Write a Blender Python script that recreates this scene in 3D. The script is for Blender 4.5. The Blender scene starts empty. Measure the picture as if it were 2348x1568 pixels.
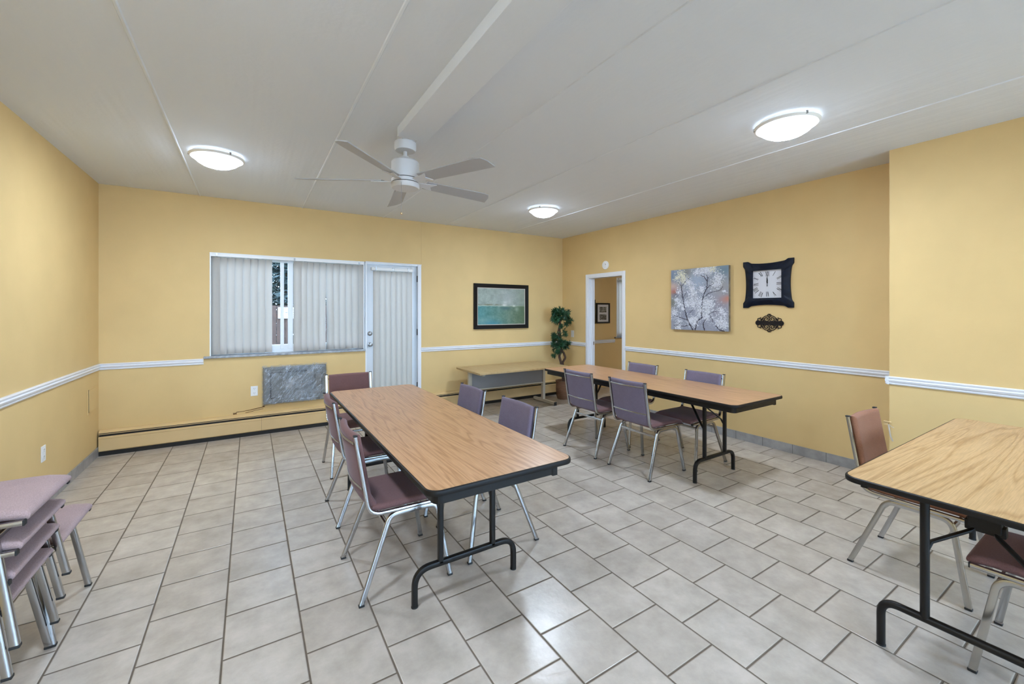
import bpy, bmesh, math, random
import numpy as np
from mathutils import Vector, Matrix

random.seed(7); rng = np.random.default_rng(11)
R = math.radians
sc = bpy.context.scene
COL = sc.collection

# ------------------------------------------------------------------ camera
cam_d = bpy.data.cameras.new('camera'); cam = bpy.data.objects.new('camera', cam_d); COL.objects.link(cam)
cam_d.sensor_width = 36.0; cam_d.sensor_fit = 'HORIZONTAL'; cam_d.lens = 953.0 / 2348.0 * 36.0
cam_d.shift_y = -(784.0 - 713.0) / 2348.0
cam_d.clip_start = 0.05; cam_d.clip_end = 200
cam.location = (0, 0, 1.46); cam.rotation_euler = (R(90), 0, R(-32.2))
sc.camera = cam

# ------------------------------------------------------------------ world / exposure
w = bpy.data.worlds.new('sky'); sc.world = w; w.use_nodes = True
nt = w.node_tree; nt.nodes.clear()
wo = nt.nodes.new('ShaderNodeOutputWorld'); bg = nt.nodes.new('ShaderNodeBackground')
bg.inputs['Color'].default_value = (0.84, 0.92, 1.0, 1); bg.inputs['Strength'].default_value = 7.0
nt.links.new(bg.outputs[0], wo.inputs[0])
sc.view_settings.view_transform = 'Standard'; sc.view_settings.look = 'None'
sc.view_settings.exposure = 1.28; sc.view_settings.use_white_balance = True; sc.view_settings.white_balance_temperature = 4850; sc.view_settings.white_balance_tint = 7; sc.view_settings.gamma = 1.0; sc.view_settings.use_curve_mapping = False
LAMP = 175.0
cy = sc.cycles
cy.use_denoising = True; cy.max_bounces = 8; cy.diffuse_bounces = 5; cy.glossy_bounces = 4
cy.transparent_max_bounces = 12; cy.sample_clamp_indirect = 6.0; cy.caustics_reflective = False; cy.caustics_refractive = False

# ------------------------------------------------------------------ dimensions
XL, XR, XP, YW, YB, ZC = -1.30, 4.71, 4.345, 5.79, -3.3, 2.75
YP = 1.21                    # where the right wall steps forward

# ------------------------------------------------------------------ materials
def lin(c):
    return tuple(((x / 255.0) / 12.92 if x / 255.0 <= 0.04045 else ((x / 255.0 + 0.055) / 1.055) ** 2.4) for x in c)
def nodes(name):
    m = bpy.data.materials.new(name); m.use_nodes = True; t = m.node_tree; t.nodes.clear()
    o = t.nodes.new('ShaderNodeOutputMaterial'); p = t.nodes.new('ShaderNodeBsdfPrincipled')
    t.links.new(p.outputs[0], o.inputs[0]); return m, t, p, o
def N(t, typ, **kw):
    n = t.nodes.new(typ)
    for k, v in kw.items():
        if k in n.inputs: n.inputs[k].default_value = v
        else: setattr(n, k, v)
    return n
def mat(name, col, rough=0.5, metal=0.0, noise=0, nstr=0.1, nscale=60, bump=0, bscale=300, sheen=0, coords='Object', spec=0.5, ndist=0.002):
    m, t, p, o = nodes(name)
    p.inputs['Base Color'].default_value = (*col, 1); p.inputs['Roughness'].default_value = rough
    p.inputs['Metallic'].default_value = metal; p.inputs['Specular IOR Level'].default_value = spec
    tc = N(t, 'ShaderNodeTexCoord')
    if noise:
        n = N(t, 'ShaderNodeTexNoise', Scale=nscale, Detail=4.0); t.links.new(tc.outputs[coords], n.inputs['Vector'])
        cr = N(t, 'ShaderNodeValToRGB')
        a = [max(0, c * (1 - nstr)) for c in col]; b = [min(1, c * (1 + nstr)) for c in col]
        cr.color_ramp.elements[0].position = .3; cr.color_ramp.elements[1].position = .7
        cr.color_ramp.elements[0].color = (*a, 1); cr.color_ramp.elements[1].color = (*b, 1)
        t.links.new(n.outputs['Fac'], cr.inputs[0]); t.links.new(cr.outputs[0], p.inputs['Base Color'])
    if bump:
        n2 = N(t, 'ShaderNodeTexNoise', Scale=bscale, Detail=3.0); t.links.new(tc.outputs[coords], n2.inputs['Vector'])
        b = N(t, 'ShaderNodeBump', Strength=bump, Distance=ndist)
        t.links.new(n2.outputs['Fac'], b.inputs['Height']); t.links.new(b.outputs[0], p.inputs['Normal'])
    if sheen:
        p.inputs['Sheen Weight'].default_value = sheen; p.inputs['Sheen Roughness'].default_value = .5
        p.inputs['Sheen Tint'].default_value = (.95, .9, 1, 1)
    return m
M = {}
WALLC = (0.655, 0.488, 0.215)
M['wall'] = mat('yellow_wall_paint', WALLC, .62, bump=.25, bscale=170, ndist=.0015, noise=1, nstr=.03, nscale=3, spec=.3)
M['heaterp'] = mat('cream_heater_enamel', (0.64, 0.475, 0.225), .4, noise=1, nstr=.04, nscale=5)
M['trim'] = mat('white_trim_paint', (0.74, 0.75, 0.79), .35)
M['white'] = mat('white_plastic', (0.80, 0.80, 0.80), .4)
M['whitefan'] = mat('white_fan_enamel', (0.62, 0.62, 0.63), .45)
M['blade'] = mat('shaded_white_fan_blade', (0.40, 0.40, 0.41), .5)  # white blades, shade of their undersides put into a darker colour
M['dark'] = mat('black_gap_shade', (0.008, 0.007, 0.006), .6)  # near-black puts the shade of gaps and slots into the colour
M['black'] = mat('black_enamel', (0.008, 0.007, 0.006), .42, spec=.3)
M['edge'] = mat('black_edge_vinyl', (0.009, 0.008, 0.007), .5, spec=.25)
M['rubber'] = mat('black_rubber', (0.015, 0.015, 0.015), .7)
M['chrome'] = mat('chrome_tube', (0.46, 0.46, 0.455), .22, 1.0)
M['steel'] = mat('brushed_steel', (0.35, 0.34, 0.33), .3, 1.0)
M['sill'] = mat('grey_marble_sill', (0.30, 0.31, 0.33), .3, noise=1, nstr=.35, nscale=25)
M['frame'] = mat('white_window_vinyl', (0.78, 0.80, 0.82), .35)
M['doorp'] = mat('white_door_paint', (0.66, 0.68, 0.71), .35)
M['desk_metal'] = mat('beige_grey_desk_metal', (0.48, 0.45, 0.37), .4)
M['desk_panel'] = mat('grey_modesty_panel', (0.24, 0.24, 0.25), .5, noise=1, nstr=.06, nscale=200)
M['navy'] = mat('navy_black_lacquer', (0.0015, 0.0045, 0.015), .5, spec=.25, noise=1, nstr=.3, nscale=30, bump=.2, bscale=120)
M['face'] = mat('pale_clock_face', (0.62, 0.62, 0.66), .5)
M['iron'] = mat('dark_cast_iron', (0.006, 0.0035, 0.0035), .55, spec=.3)
M['pframe'] = mat('black_picture_frame', (0.005, 0.004, 0.004), .45, spec=.25)
M['mat_board'] = mat('pale_mat_board', (0.62, 0.62, 0.66), .7)
M['liner'] = mat('cream_frame_liner', (0.55, 0.50, 0.42), .5)
M['canvas_edge'] = mat('canvas_edge', (0.20, 0.17, 0.12), .8, noise=1, nstr=.4, nscale=14)
M['trunk'] = mat('brown_trunk_bark', (0.055, 0.028, 0.014), .8, noise=1, nstr=.5, nscale=40)
M['fence'] = mat('brown_fence_stain', (0.036, 0.016, 0.010), .8, noise=1, nstr=.3, nscale=10)
M['grass'] = mat('outdoor_grass', (0.05, 0.09, 0.03), .9, noise=1, nstr=.5, nscale=8)
M['hinge'] = mat('dark_hinge_metal', (0.10, 0.10, 0.10), .4, .8)
M['stain'] = mat('brown_peeling_glue', (0.16, 0.09, 0.025), .7, noise=1, nstr=.5, nscale=50)
M['acshell'] = mat('grey_cooler_plastic', (0.15, 0.15, 0.14), .5)
M['acdark'] = mat('dark_cooler_plastic', (0.035, 0.035, 0.035), .5)
M['aclouvre'] = mat('beige_louvre_plastic', (0.26, 0.25, 0.23), .5)
M['brass'] = mat('brass_chain', (0.7, 0.55, 0.35), .25, 1.0)
M['leaf'] = mat('glossy_green_leaf', (0.016, 0.060, 0.020), .45, noise=1, nstr=.55, nscale=9)
M['tree'] = mat('dark_outdoor_leaf', (0.006, 0.012, 0.010), .7, noise=1, nstr=.5, nscale=3)
M['rimglass'] = mat('frosted_glass_rim', (.90, .90, .88), .3)

def ceiling_mat():
    m, t, p, o = nodes('stippled_grey_ceiling_paint')
    p.inputs['Base Color'].default_value = (0.72, 0.745, 0.79, 1); p.inputs['Roughness'].default_value = .85
    p.inputs['Specular IOR Level'].default_value = .15
    g = N(t, 'ShaderNodeNewGeometry')
    n = N(t, 'ShaderNodeTexNoise', Scale=45.0, Detail=6.0); t.links.new(g.outputs['Position'], n.inputs['Vector'])
    mp = N(t, 'ShaderNodeMapping'); mp.inputs['Scale'].default_value = (9.0, .35, 1); t.links.new(g.outputs['Position'], mp.inputs[0])
    n2 = N(t, 'ShaderNodeTexNoise', Scale=1.0, Detail=2.0); t.links.new(mp.outputs[0], n2.inputs['Vector'])
    mp3 = N(t, 'ShaderNodeMapping'); mp3.inputs['Scale'].default_value = (1.0, 1.0, 1); t.links.new(g.outputs['Position'], mp3.inputs[0])
    b = N(t, 'ShaderNodeBump', Strength=.35, Distance=.003); t.links.new(n.outputs['Fac'], b.inputs['Height'])
    b2 = N(t, 'ShaderNodeBump', Strength=.34, Distance=.015); t.links.new(n2.outputs['Fac'], b2.inputs['Height'])
    t.links.new(b.outputs[0], b2.inputs['Normal']); t.links.new(b2.outputs[0], p.inputs['Normal'])
    return m
M['ceiling'] = ceiling_mat()

def tile_mat():
    m, t, p, o = nodes('beige_ceramic_floor_tile')
    g = N(t, 'ShaderNodeNewGeometry'); s = N(t, 'ShaderNodeSeparateXYZ'); t.links.new(g.outputs['Position'], s.inputs[0])
    ax = N(t, 'ShaderNodeMath', operation='ADD'); ax.inputs[1].default_value = -(1.964 + .148) + .2965 * 40
    ay = N(t, 'ShaderNodeMath', operation='ADD'); ay.inputs[1].default_value = -.2015 + .302 * 40
    t.links.new(s.outputs['Y'], ax.inputs[0]); t.links.new(s.outputs['X'], ay.inputs[0])
    c = N(t, 'ShaderNodeCombineXYZ'); t.links.new(ax.outputs[0], c.inputs[0]); t.links.new(ay.outputs[0], c.inputs[1])
    def brick(ms, sm):
        b = t.nodes.new('ShaderNodeTexBrick'); b.offset = .5; b.offset_frequency = 2; b.squash = 1.0
        b.inputs['Scale'].default_value = 1.0; b.inputs['Mortar Size'].default_value = ms; b.inputs['Mortar Smooth'].default_value = sm
        b.inputs['Brick Width'].default_value = .2965; b.inputs['Row Height'].default_value = .302; b.inputs['Bias'].default_value = 0
        t.links.new(c.outputs[0], b.inputs['Vector']); return b
    b = brick(.0042, .2)
    b.inputs['Color1'].default_value = (0.430, 0.385, 0.335, 1); b.inputs['Color2'].default_value = (0.490, 0.445, 0.390, 1)
    b.inputs['Mortar'].default_value = (0.130, 0.105, 0.078, 1)
    n = N(t, 'ShaderNodeTexNoise', Scale=7.0, Detail=8.0, Roughness=.65); t.links.new(g.outputs['Position'], n.inputs['Vector'])
    cr = N(t, 'ShaderNodeValToRGB'); cr.color_ramp.elements[0].position = .32; cr.color_ramp.elements[1].position = .68
    cr.color_ramp.elements[0].color = (.84, .83, .81, 1); cr.color_ramp.elements[1].color = (1.12, 1.11, 1.10, 1)
    t.links.new(n.outputs['Fac'], cr.inputs[0])
    mx = N(t, 'ShaderNodeMix', data_type='RGBA', blend_type='MULTIPLY'); mx.inputs[0].default_value = 1.0
    t.links.new(b.outputs['Color'], mx.inputs[6]); t.links.new(cr.outputs[0], mx.inputs[7]); t.links.new(mx.outputs[2], p.inputs['Base Color'])
    # roughness: tile shiny, grout matt
    rr = N(t, 'ShaderNodeMapRange'); rr.inputs[3].default_value = .26; rr.inputs[4].default_value = .85
    t.links.new(b.outputs['Fac'], rr.inputs[0]); t.links.new(rr.outputs[0], p.inputs['Roughness'])
    p.inputs['Specular IOR Level'].default_value = .5
    b3 = brick(.008, 1.0); inv = N(t, 'ShaderNodeMath', operation='SUBTRACT'); inv.inputs[0].default_value = 1.0; t.links.new(b3.outputs['Fac'], inv.inputs[1])
    bu = N(t, 'ShaderNodeBump', Strength=.8, Distance=.003); t.links.new(inv.outputs[0], bu.inputs['Height'])
    n2 = N(t, 'ShaderNodeTexNoise', Scale=22.0, Detail=5.0, Roughness=.55); t.links.new(g.outputs['Position'], n2.inputs['Vector'])
    b4 = N(t, 'ShaderNodeBump', Strength=.35, Distance=.004); t.links.new(n2.outputs['Fac'], b4.inputs['Height'])
    t.links.new(bu.outputs[0], b4.inputs['Normal']); t.links.new(b4.outputs[0], p.inputs['Normal'])
    return m
M['floor'] = tile_mat()

def base_tile_mat(axis, off):
    m, t, p, o = nodes('grey_skirting_tile_' + axis)
    g = N(t, 'ShaderNodeNewGeometry'); s = N(t, 'ShaderNodeSeparateXYZ'); t.links.new(g.outputs['Position'], s.inputs[0])
    a = N(t, 'ShaderNodeMath', operation='ADD'); a.inputs[1].default_value = off; t.links.new(s.outputs[axis.upper()], a.inputs[0])
    mo = N(t, 'ShaderNodeMath', operation='FLOORED_MODULO'); mo.inputs[1].default_value = .2935; t.links.new(a.outputs[0], mo.inputs[0])
    lt = N(t, 'ShaderNodeMath', operation='LESS_THAN'); lt.inputs[1].default_value = .004; t.links.new(mo.outputs[0], lt.inputs[0])
    n = N(t, 'ShaderNodeTexNoise', Scale=12.0, Detail=5.0); t.links.new(g.outputs['Position'], n.inputs['Vector'])
    cr = N(t, 'ShaderNodeValToRGB'); cr.color_ramp.elements[0].position = .3; cr.color_ramp.elements[1].position = .7
    cr.color_ramp.elements[0].color = (.25, .245, .24, 1); cr.color_ramp.elements[1].color = (.36, .35, .34, 1); t.links.new(n.outputs['Fac'], cr.inputs[0])
    mx = N(t, 'ShaderNodeMix', data_type='RGBA'); t.links.new(lt.outputs[0], mx.inputs[0]); t.links.new(cr.outputs[0], mx.inputs[6])
    mx.inputs[7].default_value = (.09, .085, .08, 1); t.links.new(mx.outputs[2], p.inputs['Base Color']); p.inputs['Roughness'].default_value = .35
    return m
M['base_y'] = base_tile_mat('y', -.015 + .2935 * 30); M['base_x'] = base_tile_mat('x', .2935 * 30)

def wood_mat(name, c1, c2, c3, rough, gs=1.0, ring=1.0):
    m, t, p, o = nodes(name)
    tc = N(t, 'ShaderNodeTexCoord')
    mp = N(t, 'ShaderNodeMapping'); mp.inputs['Scale'].default_value = (7.5 * ring, .42 * ring, 1); t.links.new(tc.outputs['Object'], mp.inputs[0])
    n = N(t, 'ShaderNodeTexNoise', Scale=1.0, Detail=2.5, Roughness=.45, Distortion=.6); t.links.new(mp.outputs[0], n.inputs['Vector'])
    mu = N(t, 'ShaderNodeMath', operation='MULTIPLY'); mu.inputs[1].default_value = 15.0 * gs; t.links.new(n.outputs['Fac'], mu.inputs[0])
    fr = N(t, 'ShaderNodeMath', operation='FRACT'); t.links.new(mu.outputs[0], fr.inputs[0])
    cr = N(t, 'ShaderNodeValToRGB'); e = cr.color_ramp.elements
    e[0].position = 0; e[0].color = (*c3, 1); e[1].position = 1; e[1].color = (*c3, 1)
    x = e.new(.28); x.color = (*c1, 1); x = e.new(.8); x.color = (*c2, 1)
    t.links.new(fr.outputs[0], cr.inputs[0])
    mp2 = N(t, 'ShaderNodeMapping'); mp2.inputs['Scale'].default_value = (260, 9, 1); t.links.new(tc.outputs['Object'], mp2.inputs[0])
    n2 = N(t, 'ShaderNodeTexNoise', Scale=1.0, Detail=3.0); t.links.new(mp2.outputs[0], n2.inputs['Vector'])
    cr2 = N(t, 'ShaderNodeValToRGB'); cr2.color_ramp.elements[0].position = .35; cr2.color_ramp.elements[1].position = .65
    cr2.color_ramp.elements[0].color = (.80, .78, .74, 1); cr2.color_ramp.elements[1].color = (1.08, 1.08, 1.08, 1); t.links.new(n2.outputs['Fac'], cr2.inputs[0])
    mx = N(t, 'ShaderNodeMix', data_type='RGBA', blend_type='MULTIPLY'); mx.inputs[0].default_value = .8
    t.links.new(cr.outputs[0], mx.inputs[6]); t.links.new(cr2.outputs[0], mx.inputs[7]); t.links.new(mx.outputs[2], p.inputs['Base Color'])
    p.inputs['Roughness'].default_value = rough
    return m
M['oak'] = wood_mat('oak_laminate', (.49, .295, .152), (.45, .265, .13), (.33, .18, .08), .33)
M['ash'] = wood_mat('pale_ash_laminate', (.54, .37, .18), (.50, .335, .155), (.38, .235, .095), .4, gs=1.0, ring=.75)
M['desktop'] = wood_mat('straw_desk_laminate', (.46, .345, .165), (.44, .325, .15), (.41, .30, .13), .5, gs=.4)

def fabric(name, c):
    m, t, p, o = nodes(name)
    tc = N(t, 'ShaderNodeTexCoord')
    n = N(t, 'ShaderNodeTexNoise', Scale=260.0, Detail=2.0); t.links.new(tc.outputs['Object'], n.inputs['Vector'])
    n1 = N(t, 'ShaderNodeTexNoise', Scale=14.0, Detail=3.0); t.links.new(tc.outputs['Object'], n1.inputs['Vector'])
    sm = N(t, 'ShaderNodeMath', operation='MULTIPLY_ADD'); sm.inputs[1].default_value = .25; sm.inputs[2].default_value = .375; t.links.new(n1.outputs['Fac'], sm.inputs[0])
    ad = N(t, 'ShaderNodeMath', operation='ADD'); t.links.new(n.outputs['Fac'], ad.inputs[0]); t.links.new(sm.outputs[0], ad.inputs[1])
    cr = N(t, 'ShaderNodeValToRGB'); cr.color_ramp.elements[0].position = .40; cr.color_ramp.elements[1].position = .62
    hv = N(t, 'ShaderNodeMath', operation='MULTIPLY'); hv.inputs[1].default_value = .5; t.links.new(ad.outputs[0], hv.inputs[0])
    cr.color_ramp.elements[0].color = (*[x * .84 for x in c], 1); cr.color_ramp.elements[1].color = (*[x * 1.16 for x in c], 1)
    t.links.new(hv.outputs[0], cr.inputs[0]); t.links.new(cr.outputs[0], p.inputs['Base Color'])
    p.inputs['Roughness'].default_value = .85; p.inputs['Specular IOR Level'].default_value = .25
    p.inputs['Sheen Weight'].default_value = .14; p.inputs['Sheen Roughness'].default_value = .45; p.inputs['Sheen Tint'].default_value = (.92, .88, 1, 1)
    w1 = N(t, 'ShaderNodeBump', Strength=.5, Distance=.001); t.links.new(n.outputs['Fac'], w1.inputs['Height']); t.links.new(w1.outputs[0], p.inputs['Normal'])
    return m
M['bluelit_maroon'] = fabric('bluelit_maroon_chair_fabric', (.160, .134, .185))  # maroon cloth with bluish window light put into its colour
M['maroon'] = fabric('maroon_chair_fabric', (.150, .080, .075))
M['brown'] = fabric('brown_chair_fabric', (.235, .108, .055))
M['pink'] = fabric('sheen_pink_chair_fabric', (.33, .245, .245))  # pale grazing sheen of the cloth put into its colour

def glass():
    m = bpy.data.materials.new('window_glass'); m.use_nodes = True; t = m.node_tree; t.nodes.clear()
    o = t.nodes.new('ShaderNodeOutputMaterial'); a = N(t, 'ShaderNodeBsdfTransparent'); a.inputs[0].default_value = (.93, .96, .95, 1)
    b = N(t, 'ShaderNodeBsdfGlossy', Roughness=.03); f = N(t, 'ShaderNodeFresnel', IOR=1.28); mx = t.nodes.new('ShaderNodeMixShader')
    t.links.new(f.outputs[0], mx.inputs[0]); t.links.new(a.outputs[0], mx.inputs[1]); t.links.new(b.outputs[0], mx.inputs[2]); t.links.new(mx.outputs[0], o.inputs[0])
    return m
M['glass'] = glass()
def slat():
    m = bpy.data.materials.new('translucent_blind_vinyl'); m.use_nodes = True; t = m.node_tree; t.nodes.clear()
    o = t.nodes.new('ShaderNodeOutputMaterial'); a = N(t, 'ShaderNodeBsdfDiffuse'); a.inputs[0].default_value = (.41, .398, .375, 1)
    b = N(t, 'ShaderNodeBsdfTranslucent'); b.inputs[0].default_value = (.80, .635, .50, 1); mx = t.nodes.new('ShaderNodeMixShader'); mx.inputs[0].default_value = .17
    t.links.new(a.outputs[0], mx.inputs[1]); t.links.new(b.outputs[0], mx.inputs[2]); t.links.new(mx.outputs[0], o.inputs[0])
    return m
M['slat'] = slat()
def film():
    m = bpy.data.materials.new('clear_plastic_film'); m.use_nodes = True; t = m.node_tree; t.nodes.clear()
    o = t.nodes.new('ShaderNodeOutputMaterial'); a = N(t, 'ShaderNodeBsdfTransparent'); a.inputs[0].default_value = (.93, .95, .98, 1)
    b = N(t, 'ShaderNodeBsdfPrincipled'); b.inputs['Base Color'].default_value = (.62, .68, .76, 1); b.inputs['Roughness'].default_value = .16
    b.inputs['Specular IOR Level'].default_value = 1.0
    g = N(t, 'ShaderNodeTexCoord'); mp = N(t, 'ShaderNodeMapping', vector_type='TEXTURE'); mp.inputs['Rotation'].default_value = (0, R(-35), 0); mp.inputs['Scale'].default_value = (.25, .25, .08); t.links.new(g.outputs['Object'], mp.inputs[0])
    n = N(t, 'ShaderNodeTexNoise', Scale=1.0, Detail=5.0, Distortion=1.2); t.links.new(mp.outputs[0], n.inputs['Vector'])
    bu = N(t, 'ShaderNodeBump', Strength=1.0, Distance=.012); t.links.new(n.outputs['Fac'], bu.inputs['Height']); t.links.new(bu.outputs[0], b.inputs['Normal'])
    cr = N(t, 'ShaderNodeValToRGB'); cr.color_ramp.elements[0].position = .42; cr.color_ramp.elements[0].color = (.10, .10, .10, 1); cr.color_ramp.elements[1].position = .72; cr.color_ramp.elements[1].color = (.42, .42, .42, 1)
    t.links.new(n.outputs['Fac'], cr.inputs[0])
    mp2 = N(t, 'ShaderNodeMapping', vector_type='TEXTURE'); mp2.inputs['Rotation'].default_value = (0, R(-52), 0); mp2.inputs['Scale'].default_value = (.30, .30, .055); t.links.new(g.outputs['Object'], mp2.inputs[0])
    n3 = N(t, 'ShaderNodeTexNoise', Scale=1.0, Detail=3.0, Distortion=2.2); t.links.new(mp2.outputs[0], n3.inputs['Vector'])
    s1 = N(t, 'ShaderNodeMath', operation='SUBTRACT'); s1.inputs[1].default_value = .5; t.links.new(n3.outputs['Fac'], s1.inputs[0])
    s2 = N(t, 'ShaderNodeMath', operation='ABSOLUTE'); t.links.new(s1.outputs[0], s2.inputs[0])
    s3 = N(t, 'ShaderNodeMapRange'); s3.inputs[1].default_value = 0; s3.inputs[2].default_value = .016; s3.inputs[3].default_value = .6; s3.inputs[4].default_value = 0; t.links.new(s2.outputs[0], s3.inputs[0])  # thin pale lines paint crinkle highlights into the film
    s4 = N(t, 'ShaderNodeMath', operation='ADD', use_clamp=True); t.links.new(s3.outputs[0], s4.inputs[0]); t.links.new(cr.outputs[0], s4.inputs[1])
    mx = t.nodes.new('ShaderNodeMixShader'); t.links.new(s4.outputs[0], mx.inputs[0]); t.links.new(a.outputs[0], mx.inputs[1]); t.links.new(b.outputs[0], mx.inputs[2]); t.links.new(mx.outputs[0], o.inputs[0])
    return m
M['film'] = film()
def lampglass(strength):
    m, t, p, o = nodes('lit_frosted_lamp_glass')
    p.inputs['Base Color'].default_value = (.85, .82, .78, 1); p.inputs['Roughness'].default_value = .25
    tc = N(t, 'ShaderNodeTexCoord'); sp_ = N(t, 'ShaderNodeSeparateXYZ'); t.links.new(tc.outputs['Object'], sp_.inputs[0])
    cb = N(t, 'ShaderNodeCombineXYZ'); t.links.new(sp_.outputs[0], cb.inputs[0]); t.links.new(sp_.outputs[1], cb.inputs[1])
    ln = N(t, 'ShaderNodeVectorMath', operation='LENGTH'); t.links.new(cb.outputs[0], ln.inputs[0])
    mr = N(t, 'ShaderNodeMapRange', interpolation_type='SMOOTHSTEP'); mr.inputs[1].default_value = .03; mr.inputs[2].default_value = .140; mr.inputs[3].default_value = strength; mr.inputs[4].default_value = .8
    t.links.new(ln.outputs['Value'], mr.inputs[0]); t.links.new(mr.outputs[0], p.inputs['Emission Strength'])
    p.inputs['Emission Color'].default_value = (1.0, .92, .80, 1)
    return m
M['lampglass'] = lampglass(LAMP)
def basket():
    m, t, p, o = nodes('woven_rattan')
    tc = N(t, 'ShaderNodeTexCoord'); wv = N(t, 'ShaderNodeTexWave', Scale=28.0, Distortion=4.0, Detail=2.0); wv.bands_direction = 'Z'
    t.links.new(tc.outputs['Object'], wv.inputs['Vector']); cr = N(t, 'ShaderNodeValToRGB')
    cr.color_ramp.elements[0].color = (.05, .022, .010, 1); cr.color_ramp.elements[1].color = (.26, .13, .06, 1)
    t.links.new(wv.outputs['Fac'], cr.inputs[0]); t.links.new(cr.outputs[0], p.inputs['Base Color'])
    b = N(t, 'ShaderNodeBump', Strength=.8, Distance=.004); t.links.new(wv.outputs['Fac'], b.inputs['Height']); t.links.new(b.outputs[0], p.inputs['Normal'])
    p.inputs['Roughness'].default_value = .7; return m
M['basket'] = basket()
def vcol(name, rough=.6):
    m, t, p, o = nodes(name); a = N(t, 'ShaderNodeVertexColor'); a.layer_name = 'paint'
    t.links.new(a.outputs['Color'], p.inputs['Base Color']); p.inputs['Roughness'].default_value = rough; return m

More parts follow.
